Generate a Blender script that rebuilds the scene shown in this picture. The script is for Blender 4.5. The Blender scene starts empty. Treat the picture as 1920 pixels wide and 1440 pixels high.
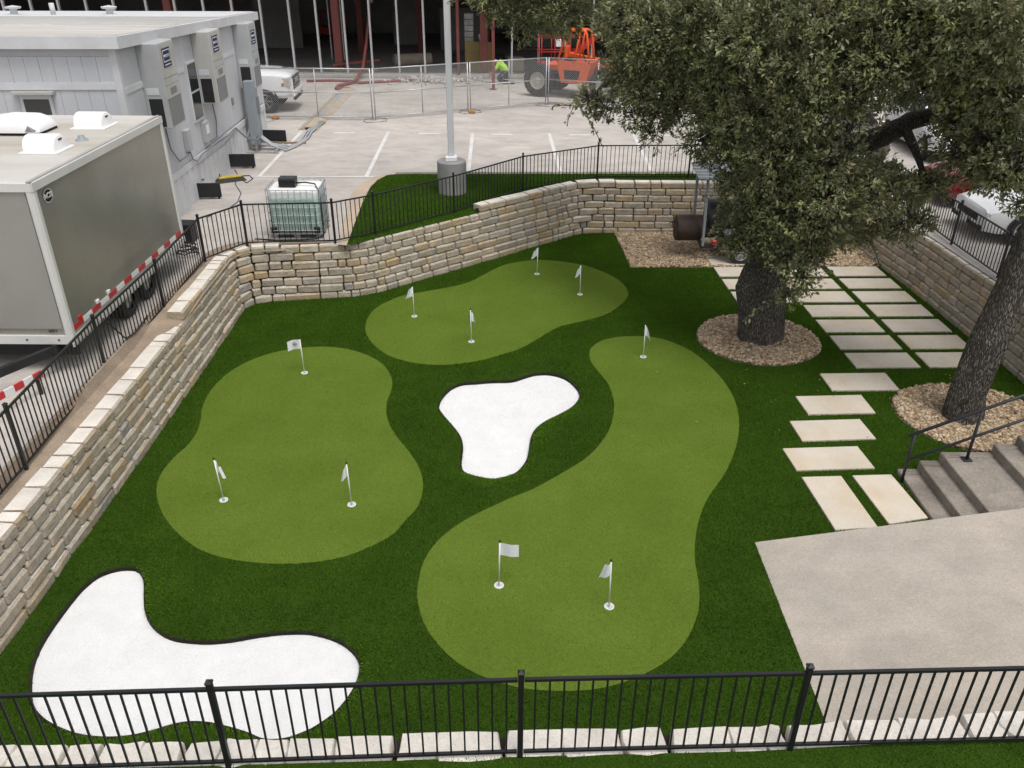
import bpy, bmesh, math, random
import numpy as np
from mathutils import Vector, Matrix

random.seed(11)
RNG = np.random.default_rng(11)
SC = bpy.context.scene
COL = SC.collection

# ------------------------------------------------------------------ camera
CAM_F, CAM_PITCH, CAM_ROLL, CAM_H = 1540.0, math.radians(28.805), math.radians(0.357), 7.2
_fw = np.array([0, math.cos(CAM_PITCH), -math.sin(CAM_PITCH)])
_up = np.array([0, math.sin(CAM_PITCH), math.cos(CAM_PITCH)])
_rt = np.array([1.0, 0, 0])
_cr = math.cos(CAM_ROLL) * _rt + math.sin(CAM_ROLL) * _up
_cu = -math.sin(CAM_ROLL) * _rt + math.cos(CAM_ROLL) * _up
cam_data = bpy.data.cameras.new('camera')
cam = bpy.data.objects.new('camera', cam_data)
COL.objects.link(cam)
cam.matrix_world = Matrix((( _cr[0], _cu[0], -_fw[0], 0), (_cr[1], _cu[1], -_fw[1], 0),
                           (_cr[2], _cu[2], -_fw[2], CAM_H), (0, 0, 0, 1)))
cam_data.sensor_width = 36.0
cam_data.lens = CAM_F / 1920 * 36
cam_data.clip_start = 0.1
cam_data.clip_end = 2000
SC.camera = cam

# ------------------------------------------------------------------ light: bright overcast
SUN_DIR = Vector((0.30, -0.42, 1.3)).normalized()          # towards the sun
elev = math.asin(SUN_DIR.z); azim = math.atan2(SUN_DIR.x, SUN_DIR.y)
world = bpy.data.worlds.new('World'); SC.world = world; world.use_nodes = True
wn, wl = world.node_tree.nodes, world.node_tree.links
wn.clear()
sky = wn.new('ShaderNodeTexSky'); sky.sky_type = 'NISHITA'; sky.sun_disc = False
sky.sun_elevation = elev; sky.sun_rotation = azim
sky.air_density = 1.0; sky.dust_density = 4.0; sky.ozone_density = 1.0
hs = wn.new('ShaderNodeHueSaturation'); hs.inputs['Saturation'].default_value = 0.22
bg = wn.new('ShaderNodeBackground'); bg.inputs['Strength'].default_value = 0.15
wo = wn.new('ShaderNodeOutputWorld')
wl.new(sky.outputs[0], hs.inputs['Color']); wl.new(hs.outputs[0], bg.inputs['Color'])
wl.new(bg.outputs[0], wo.inputs['Surface'])
sun_data = bpy.data.lights.new('sun', 'SUN'); sun_data.energy = 1.45; sun_data.angle = math.radians(22)
sun_data.color = (1.0, 0.965, 0.92)
sun = bpy.data.objects.new('sun', sun_data); COL.objects.link(sun)
sun.rotation_euler = SUN_DIR.to_track_quat('Z', 'Y').to_euler()
sun.location = (0, 0, 40)
SC.view_settings.view_transform = 'Standard'; SC.view_settings.look = 'None'
SC.view_settings.gamma = 1.0; SC.view_settings.use_curve_mapping = False
SC.view_settings.exposure = 0.18

# ------------------------------------------------------------------ photo pixel -> point
def ray(x, y): return (x - 960) * _cr - (y - 720) * _cu + CAM_F * _fw
def P(x, y, z=0.0):
    d = ray(x, y); t = (z - CAM_H) / d[2]; return Vector((t * d[0], t * d[1], z))
def atY(x, y, Y):
    d = ray(x, y); t = Y / d[1]; return Vector((t * d[0], Y, CAM_H + t * d[2]))
def atX(x, y, X):
    d = ray(x, y); t = X / d[0]; return Vector((X, t * d[1], CAM_H + t * d[2]))
YAW = math.radians(1.58)                                       # the lot's own grid
GU, GV = Vector((math.cos(YAW), math.sin(YAW), 0)), Vector((-math.sin(YAW), math.cos(YAW), 0))
LOT = 1.2                                                      # height of the upper lot above the putting lawn

# ------------------------------------------------------------------ mesh builder
WOFF = {}
class MB:
    def __init__(self): self.v = []; self.f = []
    def add(self, vs, fs):
        n = len(self.v); self.v += [tuple(p) for p in vs]; self.f += [tuple(i + n for i in f) for f in fs]; return self
    def hexa(self, p):   # 8 points: bottom 0-3 ccw, top 4-7
        return self.add(p, [(3,2,1,0),(4,5,6,7),(0,1,5,4),(1,2,6,5),(2,3,7,6),(3,0,4,7)])
    def box(self, c, s, rz=0.0, M=None):
        x, y, z = s[0]/2, s[1]/2, s[2]/2; c = Vector(c)
        R = M if M is not None else Matrix.Rotation(rz, 3, 'Z')
        pts = [c + R @ Vector(q) for q in ((-x,-y,-z),(x,-y,-z),(x,y,-z),(-x,y,-z),(-x,-y,z),(x,-y,z),(x,y,z),(-x,y,z))]
        return self.hexa(pts)
    def bbox(self, c, s, b=0.02, rz=0.0, M=None):   # chamfered box
        c = Vector(c); R = M if M is not None else Matrix.Rotation(rz, 3, 'Z')
        bm = bmesh.new(); bmesh.ops.create_cube(bm, size=1)
        for v in bm.verts: v.co = Vector((v.co.x*s[0], v.co.y*s[1], v.co.z*s[2]))
        bmesh.ops.bevel(bm, geom=bm.edges[:], offset=b, segments=1, affect='EDGES')
        self.add([c + R @ v.co for v in bm.verts], [[v.index for v in f.verts] for f in bm.faces]); bm.free(); return self
    def bar(self, a, b, w, h=None, up=(0,0,1)):
        h = w if h is None else h
        a, b = Vector(a), Vector(b); t = (b - a).normalized(); u = Vector(up)
        if abs(t.dot(u)) > 0.98: u = Vector((0,1,0))
        s = t.cross(u).normalized(); n = s.cross(t).normalized()
        q = [(-w/2,-h/2),(w/2,-h/2),(w/2,h/2),(-w/2,h/2)]
        A = [a + s*i + n*j for i, j in q]; B = [b + s*i + n*j for i, j in q]
        return self.add(A + B, [(0,1,2,3),(7,6,5,4),(0,4,5,1),(1,5,6,2),(2,6,7,3),(3,7,4,0)])
    def tube(self, pts, r, n=8, cap=True):
        pts = [Vector(p) for p in pts]; m = len(pts)
        rs = list(r) if hasattr(r, '__len__') else [r]*m
        vs, fs = [], []; u = None
        for i in range(m):
            t = (pts[min(i+1, m-1)] - pts[max(i-1, 0)]).normalized()
            if u is None:
                u = Vector((0,0,1)) if abs(t.z) < 0.9 else Vector((1,0,0))
            u = (u - t * u.dot(t)).normalized(); w = t.cross(u)
            for k in range(n):
                a = 2*math.pi*k/n; vs.append(pts[i] + (u*math.cos(a) + w*math.sin(a))*rs[i])
        for i in range(m-1):
            for k in range(n):
                k2 = (k+1) % n; fs.append((i*n+k, i*n+k2, (i+1)*n+k2, (i+1)*n+k))
        if cap: fs.append(tuple(range(n-1, -1, -1))); fs.append(tuple((m-1)*n+k for k in range(n)))
        return self.add(vs, fs)
    def cyl(self, a, b, r, n=16): return self.tube([a, b], r, n)
    def prism(self, poly, z0, z1):
        n = len(poly)
        a = 0.5*sum(poly[i][0]*poly[(i+1)%n][1]-poly[(i+1)%n][0]*poly[i][1] for i in range(n))
        if a < 0: poly = poly[::-1]
        f0 = z0 if callable(z0) else (lambda x, y: z0); f1 = z1 if callable(z1) else (lambda x, y: z1)
        vs = [(p[0], p[1], f0(p[0], p[1])) for p in poly] + [(p[0], p[1], f1(p[0], p[1])) for p in poly]
        fs = [tuple(range(n-1, -1, -1)), tuple(range(n, 2*n))] + [(i, (i+1)%n, n+(i+1)%n, n+i) for i in range(n)]
        return self.add(vs, fs)
    def sheet(self, poly, z):
        n = len(poly); a = sum(poly[i][0]*poly[(i+1)%n][1]-poly[(i+1)%n][0]*poly[i][1] for i in range(n))
        if a < 0: poly = poly[::-1]
        return self.add([(p[0], p[1], z) for p in poly], [tuple(range(n))])
    def lathe(self, prof, c, axis='Z', n=24):
        c = Vector(c); vs, fs = [], []
        for r, h in prof:
            for k in range(n):
                a = 2*math.pi*k/n; x, y = r*math.cos(a), r*math.sin(a)
                vs.append(c + Vector({'Z': (x, y, h), 'Y': (x, h, y), 'X': (h, x, y)}[axis]))
        for i in range(len(prof)-1):
            for k in range(n):
                k2 = (k+1) % n; fs.append((i*n+k, i*n+k2, (i+1)*n+k2, (i+1)*n+k))
        return self.add(vs, fs)
    def loft(self, secs, cap=True):
        n = len(secs[0]); vs = [p for s in secs for p in s]; fs = []
        for i in range(len(secs)-1):
            for k in range(n):
                k2 = (k+1) % n; fs.append((i*n+k, i*n+k2, (i+1)*n+k2, (i+1)*n+k))
        if cap: fs.append(tuple(range(n-1, -1, -1))); fs.append(tuple((len(secs)-1)*n+k for k in range(n)))
        return self.add(vs, fs)
    def mesh(self, name, off=(0,0,0), fix=True):
        me = bpy.data.meshes.new(name)
        me.from_pydata([(p[0]-off[0], p[1]-off[1], p[2]-off[2]) for p in self.v], [], self.f)
        if fix:
            bm = bmesh.new(); bm.from_mesh(me); bmesh.ops.recalc_face_normals(bm, faces=bm.faces[:]); bm.to_mesh(me); bm.free()
        return me
    def build(self, name, mat, parent=None, smooth=False, local=False, fix=True):
        off = WOFF.get(parent.name, Vector((0,0,0))) if parent is not None and not local else Vector((0,0,0))
        me = self.mesh(name, off, fix)
        return link(name, me, mat, parent, smooth)
def link(name, me, mat, parent=None, smooth=False):
    if mat is not None and not me.materials: me.materials.append(mat)
    if smooth: me.shade_smooth()
    if smooth == 'angle':
        try: me.set_sharp_from_angle(angle=math.radians(38))
        except Exception: pass
    o = bpy.data.objects.new(name, me); COL.objects.link(o)
    if parent is not None:
        o.parent = parent; WOFF[o.name] = WOFF.get(parent.name, Vector((0,0,0)))
    return o
def thing(name, label, cat, loc=(0,0,0), rz=0.0, group=None):
    o = bpy.data.objects.new(name, None); COL.objects.link(o); o.empty_display_size = 0.2
    o.location = loc; o.rotation_euler = (0, 0, rz); WOFF[o.name] = Vector(loc)
    return tag(o, label, cat, group)
def tag(o, label, cat, group=None):
    o['label'] = label; o['category'] = cat
    if group: o['group'] = group
    return o
def structure(o): o['kind'] = 'structure'; return o
def stuff(o): o['kind'] = 'stuff'; return o
def copy_tree(o, parent=None):
    c = o.copy(); COL.objects.link(c); c.parent = parent
    for ch in list(o.children): copy_tree(ch, c)
    return c

# ------------------------------------------------------------------ materials
def nt(name):
    m = bpy.data.materials.new(name); m.use_nodes = True
    N, L = m.node_tree.nodes, m.node_tree.links
    return m, N, L, N['Principled BSDF']
def node(N, t, **kw):
    n = N.new(t)
    for k, v in kw.items():
        if hasattr(n, k): setattr(n, k, v)
        else: n.inputs[k].default_value = v
    return n
def ramp(N, stops):
    r = N.new('ShaderNodeValToRGB'); e = r.color_ramp.elements
    while len(e) < len(stops): e.new(0.5)
    for i, (p, c) in enumerate(stops): e[i].position = p; e[i].color = (*c, 1)
    return r
def mul(N, L, a, b, fac=1.0, blend='MULTIPLY'):
    m = N.new('ShaderNodeMix'); m.data_type = 'RGBA'; m.blend_type = blend; m.inputs[0].default_value = fac
    L.new(a, m.inputs[6]); L.new(b, m.inputs[7]); return m.outputs[2]
def pm(name, c, rough=0.6, var=0.12, scale=2.0, fine=0.08, fscale=60, bump=0.1, metal=0.0, spec=0.5, stain=None, sscale=0.6, rnd=0.0, stretch=None, coat=0.0):
    """plain procedural surface: broad mottling, fine grain, optional stains, relief"""
    m, N, L, B = nt(name)
    pos = node(N, 'ShaderNodeNewGeometry').outputs['Position']
    if stretch:
        mp = node(N, 'ShaderNodeMapping'); mp.inputs['Scale'].default_value = stretch; L.new(pos, mp.inputs['Vector']); pos = mp.outputs[0]
    n1 = node(N, 'ShaderNodeTexNoise', Scale=scale, Detail=6.0); L.new(pos, n1.inputs['Vector'])
    n2 = node(N, 'ShaderNodeTexNoise', Scale=fscale, Detail=3.0); L.new(pos, n2.inputs['Vector'])
    r1 = ramp(N, [(0.3, tuple(x*(1-var) for x in c)), (0.7, tuple(min(1, x*(1+var)) for x in c))])
    r2 = ramp(N, [(0.3, (1-fine,)*3), (0.7, (1,)*3)])
    L.new(n1.outputs[0], r1.inputs[0]); L.new(n2.outputs[0], r2.inputs[0])
    col = mul(N, L, r1.outputs[0], r2.outputs[0])
    if stain:
        n3 = node(N, 'ShaderNodeTexNoise', Scale=sscale, Detail=8.0, Roughness=0.65); L.new(pos, n3.inputs['Vector'])
        r3 = ramp(N, [(0.42, (1,1,1)), (0.72, stain)]); L.new(n3.outputs[0], r3.inputs[0]); col = mul(N, L, col, r3.outputs[0])
    if rnd:
        oi = node(N, 'ShaderNodeObjectInfo'); rr = ramp(N, [(0, (1-rnd,)*3), (1, (1,)*3)])
        L.new(oi.outputs['Random'], rr.inputs[0]); col = mul(N, L, col, rr.outputs[0])
    L.new(col, B.inputs['Base Color'])
    if bump:
        b = node(N, 'ShaderNodeBump', Strength=bump, Distance=0.01); L.new(n2.outputs[0], b.inputs['Height']); L.new(b.outputs[0], B.inputs['Normal'])
    B.inputs['Roughness'].default_value = rough; B.inputs['Metallic'].default_value = metal
    B.inputs['Specular IOR Level'].default_value = spec; B.inputs['Coat Weight'].default_value = coat
    return m

def mat_stone():
    m, N, L, B = nt('limestone')
    pos = node(N, 'ShaderNodeNewGeometry').outputs['Position']
    oi = node(N, 'ShaderNodeObjectInfo')
    r = ramp(N, [(0.0, (0.44,0.385,0.305)), (0.2, (0.525,0.468,0.382)), (0.42, (0.45,0.404,0.34)), (0.6, (0.56,0.502,0.42)), (0.78, (0.50,0.437,0.35)), (0.93, (0.49,0.39,0.26)), (0.98, (0.38,0.36,0.33))])
    L.new(oi.outputs['Random'], r.inputs[0])
    n1 = node(N, 'ShaderNodeTexNoise', Scale=6.0, Detail=8.0, Roughness=0.7); L.new(pos, n1.inputs['Vector'])
    r1 = ramp(N, [(0.3, (0.72,0.72,0.70)), (0.65, (1.12,1.10,1.08))]); L.new(n1.outputs[0], r1.inputs[0])
    n2 = node(N, 'ShaderNodeTexNoise', Scale=45.0, Detail=6.0, Roughness=0.75); L.new(pos, n2.inputs['Vector'])
    r2 = ramp(N, [(0.35, (0.78,0.77,0.76)), (0.6, (1.05,1.05,1.05))]); L.new(n2.outputs[0], r2.inputs[0])
    n3 = node(N, 'ShaderNodeTexNoise', Scale=2.2, Detail=4.0); L.new(pos, n3.inputs['Vector'])
    r3 = ramp(N, [(0.5, (1,1,1)), (0.75, (1.05,0.92,0.70))]); L.new(n3.outputs[0], r3.inputs[0])
    c = mul(N, L, mul(N, L, mul(N, L, r.outputs[0], r1.outputs[0]), r2.outputs[0]), r3.outputs[0])
    L.new(c, B.inputs['Base Color'])
    b1 = node(N, 'ShaderNodeBump', Strength=0.85, Distance=0.02); L.new(n2.outputs[0], b1.inputs['Height'])
    b2 = node(N, 'ShaderNodeBump', Strength=0.9, Distance=0.05); L.new(n1.outputs[0], b2.inputs['Height']); L.new(b1.outputs[0], b2.inputs['Normal'])
    L.new(b2.outputs[0], B.inputs['Normal']); B.inputs['Roughness'].default_value = 0.9; B.inputs['Specular IOR Level'].default_value = 0.2
    return m
def mat_attr(name, rough=0.6, transl=0.0, spec=0.3, bump=0.0, bscale=60):
    """colour from the per-piece 'tint' attribute"""
    m, N, L, B = nt(name)
    a = node(N, 'ShaderNodeAttribute', attribute_name='tint'); L.new(a.outputs['Color'], B.inputs['Base Color'])
    B.inputs['Roughness'].default_value = rough; B.inputs['Specular IOR Level'].default_value = spec
    if transl:
        t = node(N, 'ShaderNodeBsdfTranslucent'); L.new(a.outputs['Color'], t.inputs['Color'])
        mx = node(N, 'ShaderNodeMixShader', Fac=transl); L.new(B.outputs[0], mx.inputs[1]); L.new(t.outputs[0], mx.inputs[2])
        L.new(mx.outputs[0], N['Material Output'].inputs['Surface'])
    if bump:
        pos = node(N, 'ShaderNodeNewGeometry').outputs['Position']
        n = node(N, 'ShaderNodeTexNoise', Scale=bscale, Detail=3.0); L.new(pos, n.inputs['Vector'])
        b = node(N, 'ShaderNodeBump', Strength=bump, Distance=0.01); L.new(n.outputs[0], b.inputs['Height']); L.new(b.outputs[0], B.inputs['Normal'])
    return m
def mat_turf(name, c, c2, grain, bump=0.5, mott=1.6):
    m, N, L, B = nt(name)
    pos = node(N, 'ShaderNodeNewGeometry').outputs['Position']
    n1 = node(N, 'ShaderNodeTexNoise', Scale=mott, Detail=5.0, Roughness=0.6); L.new(pos, n1.inputs['Vector'])
    r1 = ramp(N, [(0.35, c), (0.65, c2)]); L.new(n1.outputs[0], r1.inputs[0])
    n2 = node(N, 'ShaderNodeTexNoise', Scale=55.0, Detail=4.0, Roughness=0.8); L.new(pos, n2.inputs['Vector'])
    r2 = ramp(N, [(0.32, (1-grain,)*3), (0.68, (1+grain*0.5,)*3)]); L.new(n2.outputs[0], r2.inputs[0])
    L.new(mul(N, L, r1.outputs[0], r2.outputs[0]), B.inputs['Base Color'])
    b = node(N, 'ShaderNodeBump', Strength=bump, Distance=0.015); L.new(n2.outputs[0], b.inputs['Height']); L.new(b.outputs[0], B.inputs['Normal'])
    B.inputs['Roughness'].default_value = 0.9; B.inputs['Specular IOR Level'].default_value = 0.03
    return m
def mat_concrete(name, c, warm, dark, streak=0.25, grain=0.16, big=0.35):
    m, N, L, B = nt(name)
    pos = node(N, 'ShaderNodeNewGeometry').outputs['Position']
    n1 = node(N, 'ShaderNodeTexNoise', Scale=big, Detail=9.0, Roughness=0.62); L.new(pos, n1.inputs['Vector'])
    r1 = ramp(N, [(0.32, dark), (0.5, c), (0.68, warm)]); L.new(n1.outputs[0], r1.inputs[0])
    mp = node(N, 'ShaderNodeMapping'); mp.inputs['Scale'].default_value = (0.9, 1.5, 1); L.new(pos, mp.inputs['Vector'])
    n2 = node(N, 'ShaderNodeTexNoise', Scale=1.2, Detail=8.0, Roughness=0.7); L.new(mp.outputs[0], n2.inputs['Vector'])
    r2 = ramp(N, [(0.35, (1-streak,)*3), (0.6, (1.04,)*3)]); L.new(n2.outputs[0], r2.inputs[0])
    n3 = node(N, 'ShaderNodeTexNoise', Scale=38.0, Detail=6.0, Roughness=0.75); L.new(pos, n3.inputs['Vector'])
    r3 = ramp(N, [(0.34, (1-grain,)*3), (0.62, (1.03,)*3)]); L.new(n3.outputs[0], r3.inputs[0])
    col = mul(N, L, mul(N, L, r1.outputs[0], r2.outputs[0]), r3.outputs[0])
    L.new(col, B.inputs['Base Color'])
    b = node(N, 'ShaderNodeBump', Strength=0.25, Distance=0.006); L.new(n3.outputs[0], b.inputs['Height']); L.new(b.outputs[0], B.inputs['Normal'])
    B.inputs['Roughness'].default_value = 0.88; B.inputs['Specular IOR Level'].default_value = 0.25
    return m
def mat_bark():
    m, N, L, B = nt('oak_bark')
    pos = node(N, 'ShaderNodeTexCoord').outputs['Object']
    mp = node(N, 'ShaderNodeMapping'); mp.inputs['Scale'].default_value = (1, 1, 0.16); L.new(pos, mp.inputs['Vector'])
    v = node(N, 'ShaderNodeTexVoronoi', Scale=44.0, feature='DISTANCE_TO_EDGE'); 
    w = node(N, 'ShaderNodeTexNoise', Scale=9.0, Detail=5.0); L.new(mp.outputs[0], w.inputs['Vector'])
    mx = mul(N, L, mp.outputs[0], w.outputs['Color'], 0.06, 'ADD'); L.new(mx, v.inputs['Vector'])
    r = ramp(N, [(0.02, (0.06,0.053,0.047)), (0.14, (0.19,0.172,0.154)), (0.5, (0.28,0.255,0.23))]); L.new(v.outputs['Distance'], r.inputs[0])
    n2 = node(N, 'ShaderNodeTexNoise', Scale=3.0, Detail=6.0); L.new(pos, n2.inputs['Vector'])
    r2 = ramp(N, [(0.3, (0.7,0.7,0.7)), (0.7, (1.15,1.12,1.08))]); L.new(n2.outputs[0], r2.inputs[0])
    L.new(mul(N, L, r.outputs[0], r2.outputs[0]), B.inputs['Base Color'])
    r4 = ramp(N, [(0.0, (0,0,0)), (0.25, (1,1,1))]); L.new(v.outputs['Distance'], r4.inputs[0])
    b = node(N, 'ShaderNodeBump', Strength=1.0, Distance=0.03); L.new(r4.outputs[0], b.inputs['Height']); L.new(b.outputs[0], B.inputs['Normal'])
    B.inputs['Roughness'].default_value = 0.95; B.inputs['Specular IOR Level'].default_value = 0.15
    return m
def mat_glass(name, c, rough=0.06):
    m = pm(name, c, rough=rough, var=0.2, scale=1.0, bump=0, spec=0.8); return m
MT = {}
MT['stone'] = mat_stone()
MT['turf'] = mat_turf('fairway_turf', (0.026,0.055,0.006), (0.034,0.070,0.008), 0.45)
MT['green'] = mat_turf('putting_turf', (0.095,0.146,0.019), (0.114,0.168,0.025), 0.36, 0.45, 0.8)
MT['bunker'] = mat_turf('white_turf', (0.69,0.69,0.69), (0.74,0.74,0.735), 0.10, 0.45, 3.0)
MT['blade'] = mat_attr('turf_blades', 0.9, 0.12, 0.0)
MT['leaf'] = mat_attr('oak_leaves', 0.48, 0.3, 0.4)
MT['gravel'] = mat_attr('river_gravel', 0.8, 0, 0.25, 0.4, 90)
MT['bark'] = mat_bark()
MT['lot'] = mat_concrete('lot_concrete', (0.475,0.44,0.405), (0.53,0.485,0.44), (0.415,0.38,0.35), 0.2, 0.14, 0.22)
MT['ramp'] = mat_concrete('ramp_concrete', (0.425,0.378,0.325), (0.465,0.41,0.35), (0.39,0.352,0.31), 0.12, 0.22, 1.1)
MT['step'] = mat_concrete('old_step_concrete', (0.31,0.275,0.235), (0.37,0.325,0.275), (0.235,0.205,0.175), 0.3, 0.35, 1.2)
MT['paver'] = pm('paver_limestone', (0.62,0.56,0.475), 0.85, 0.06, 1.6, 0.1, 40, 0.15, stain=(0.93,0.85,0.72), sscale=1.3, rnd=0.10, spec=0.25)
MT['edging'] = pm('white_limestone_block', (0.74,0.69,0.62), 0.9, 0.1, 5, 0.16, 45, 0.6, rnd=0.1, spec=0.2)
MT['soil'] = pm('pale_soil', (0.33,0.26,0.195), 0.95, 0.18, 3, 0.25, 40, 0.4, spec=0.15)
MT['tan_conc'] = mat_concrete('tan_concrete', (0.45,0.36,0.275), (0.49,0.39,0.30), (0.38,0.31,0.25), 0.12, 0.14, 0.8)
MT['paint'] = pm('road_paint', (0.72,0.715,0.70), 0.75, 0.06, 4, 0.2, 45, 0.05, stain=(0.72,0.69,0.66), sscale=2.0)
MT['black'] = pm('black_powder_coat', (0.012,0.0125,0.014), 0.42, 0.2, 5, 0.1, 80, 0.03, spec=0.5)
MT['rail'] = pm('handrail_steel', (0.022,0.025,0.032), 0.5, 0.2, 6, 0.2, 80, 0.05)
MT['core'] = pm('wall_fill', (0.035,0.029,0.024), 0.95, 0.3, 8, 0.3, 60, 0.4, spec=0.1)
MT['white'] = pm('white_plastic', (0.80,0.80,0.80), 0.45, 0.02, 4, 0.03, 60, 0.0)
MT['flag'] = pm('white_nylon', (0.78,0.79,0.82), 0.75, 0.03, 30, 0.05, 200, 0.05)
MT['cup'] = pm('cup_white', (0.62,0.62,0.62), 0.5, 0.03, 20, 0.03, 100, 0)
MT['pole'] = pm('pole_paint', (0.66,0.67,0.69), 0.45, 0.04, 1, 0.04, 30, 0.02)
MT['conc_base'] = pm('pole_base_concrete', (0.31,0.305,0.30), 0.85, 0.12, 2, 0.12, 40, 0.15, stain=(0.75,0.73,0.7), sscale=1.5)
MT['siding'] = pm('white_siding', (0.53,0.545,0.575), 0.6, 0.04, 1.0, 0.05, 30, 0.04, stain=(0.86,0.85,0.83), sscale=0.9, stretch=(1,1,0.3))
MT['siding_trim'] = pm('white_trim', (0.60,0.61,0.63), 0.55, 0.05, 2.0, 0.05, 30, 0.03, stain=(0.88,0.86,0.83), sscale=1.5)
MT['roof'] = pm('membrane_roof', (0.52,0.50,0.465), 0.8, 0.08, 0.8, 0.08, 25, 0.08, stain=(0.70,0.65,0.57), sscale=0.55, stretch=(0.35,1.6,1))
MT['roof2'] = pm('grey_roof_coating', (0.42,0.405,0.385), 0.85, 0.12, 0.7, 0.1, 25, 0.08, stain=(0.75,0.72,0.68), sscale=0.5, stretch=(0.3,1.5,1))
MT['tan'] = pm('pewter_trailer_skin', (0.35,0.335,0.30), 0.28, 0.10, 0.5, 0.03, 30, 0.0, metal=0.55, stain=(0.86,0.84,0.80), sscale=0.7)
MT['tan_end'] = pm('pewter_trailer_end', (0.33,0.32,0.30), 0.45, 0.05, 0.5, 0.03, 30, 0.0, metal=0.25, stain=(0.88,0.86,0.83), sscale=0.9)
MT['alu'] = pm('white_aluminium', (0.68,0.675,0.66), 0.45, 0.05, 2, 0.05, 40, 0.0, metal=0.2)
MT['dark'] = pm('undercarriage_black', (0.014,0.014,0.015), 0.7, 0.3, 4, 0.2, 50, 0.1)
MT['tyre'] = pm('tyre_rubber', (0.022,0.022,0.022), 0.85, 0.2, 6, 0.2, 60, 0.2)
MT['rim'] = pm('alloy_rim', (0.50,0.51,0.52), 0.35, 0.08, 6, 0.05, 60, 0.0, metal=0.7)
MT['red'] = pm('red_paint', (0.42,0.018,0.016), 0.5, 0.08, 3, 0.1, 40, 0.02)
MT['refl_w'] = pm('reflective_white', (0.72,0.72,0.72), 0.4, 0.04, 8, 0.04, 60, 0)
MT['refl_r'] = pm('reflective_red', (0.50,0.03,0.04), 0.4, 0.06, 8, 0.04, 60, 0)
MT['hvac'] = pm('hvac_beige_grey', (0.47,0.465,0.445), 0.55, 0.05, 2, 0.05, 40, 0.02, stain=(0.86,0.84,0.80), sscale=1.4)
MT['hvac_d'] = pm('hvac_grey', (0.41,0.425,0.435), 0.55, 0.05, 2, 0.05, 40, 0.02, stain=(0.88,0.86,0.84), sscale=1.4)
MT['grille'] = pm('hvac_coil_grille', (0.23,0.235,0.235), 0.6, 0.1, 30, 0.2, 200, 0.3)
MT['elec'] = pm('grey_electrical_paint', (0.255,0.29,0.31), 0.5, 0.06, 2, 0.06, 40, 0.02)
MT['galv'] = pm('galvanised_steel', (0.50,0.505,0.51), 0.45, 0.12, 8, 0.1, 60, 0.03, metal=0.6)
MT['blue'] = pm('navy_label', (0.012,0.022,0.085), 0.5, 0.05, 10, 0.03, 80, 0)
MT['glass'] = mat_glass('dark_glass', (0.02,0.025,0.027))
MT['carwhite'] = pm('white_car_paint', (0.80,0.805,0.81), 0.25, 0.02, 1, 0.02, 30, 0, coat=0.6)
MT['carred'] = pm('red_car_paint', (0.20,0.010,0.012), 0.25, 0.04, 1, 0.02, 30, 0, coat=0.6)
MT['carbronze'] = pm('bronze_car_paint', (0.16,0.125,0.10), 0.3, 0.04, 1, 0.02, 30, 0, coat=0.5, metal=0.3)
MT['lamp'] = pm('lamp_lens', (0.55,0.53,0.50), 0.15, 0.2, 20, 0.1, 60, 0, spec=0.8)
MT['orange'] = pm('machine_orange', (0.75,0.125,0.028), 0.45, 0.08, 2, 0.06, 40, 0.02, stain=(0.85,0.78,0.7), sscale=2)
MT['amber'] = pm('amber_lens', (0.6,0.16,0.02), 0.3, 0.1, 20, 0.05, 60, 0)
MT['hub'] = pm('cream_wheel_hub', (0.50,0.48,0.41), 0.6, 0.12, 6, 0.15, 40, 0.1)
MT['redsteel'] = pm('red_primer_steel', (0.19,0.052,0.042), 0.7, 0.15, 2, 0.15, 30, 0.1)
MT['stud'] = pm('mullion_aluminium', (0.60,0.61,0.62), 0.5, 0.05, 1, 0.05, 40, 0.0, metal=0.2)
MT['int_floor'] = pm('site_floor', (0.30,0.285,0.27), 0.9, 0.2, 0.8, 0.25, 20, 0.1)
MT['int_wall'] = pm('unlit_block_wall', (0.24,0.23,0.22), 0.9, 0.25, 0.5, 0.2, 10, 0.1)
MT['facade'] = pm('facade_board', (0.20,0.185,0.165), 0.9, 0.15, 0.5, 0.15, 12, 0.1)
MT['hose'] = pm('red_hose', (0.22,0.055,0.05), 0.7, 0.2, 3, 0.2, 40, 0)
MT['grey_pipe'] = pm('grey_conduit', (0.20,0.215,0.23), 0.55, 0.1, 5, 0.1, 60, 0)
MT['wood'] = pm('weathered_wood', (0.30,0.22,0.14), 0.85, 0.2, 4, 0.25, 40, 0.2, stretch=(1,6,6))
MT['yellowwood'] = pm('ochre_board', (0.26,0.20,0.075), 0.85, 0.15, 2, 0.2, 40, 0.15, stretch=(1,1,8))
MT['card'] = pm('cardboard', (0.36,0.30,0.23), 0.85, 0.12, 3, 0.12, 30, 0.05)
MT['rubble'] = pm('concrete_rubble', (0.40,0.385,0.365), 0.95, 0.2, 6, 0.2, 40, 0.4, rnd=0.2)
MT['rubber'] = pm('black_rubber', (0.03,0.028,0.026), 0.85, 0.2, 10, 0.2, 60, 0.2)
MT['yellow'] = pm('safety_yellow', (0.55,0.42,0.03), 0.65, 0.12, 8, 0.2, 60, 0.05)
MT['sand'] = pm('orange_sandbag', (0.40,0.21,0.085), 0.9, 0.15, 8, 0.2, 60, 0.3)
MT['rust'] = pm('rusty_brown_steel', (0.055,0.034,0.028), 0.65, 0.35, 4, 0.25, 40, 0.15, spec=0.35)
MT['iron'] = pm('charcoal_steel', (0.028,0.030,0.032), 0.5, 0.25, 4, 0.2, 50, 0.06)
MT['slate'] = pm('grey_blue_sheet', (0.22,0.25,0.27), 0.55, 0.08, 4, 0.08, 50, 0.05)
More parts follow.
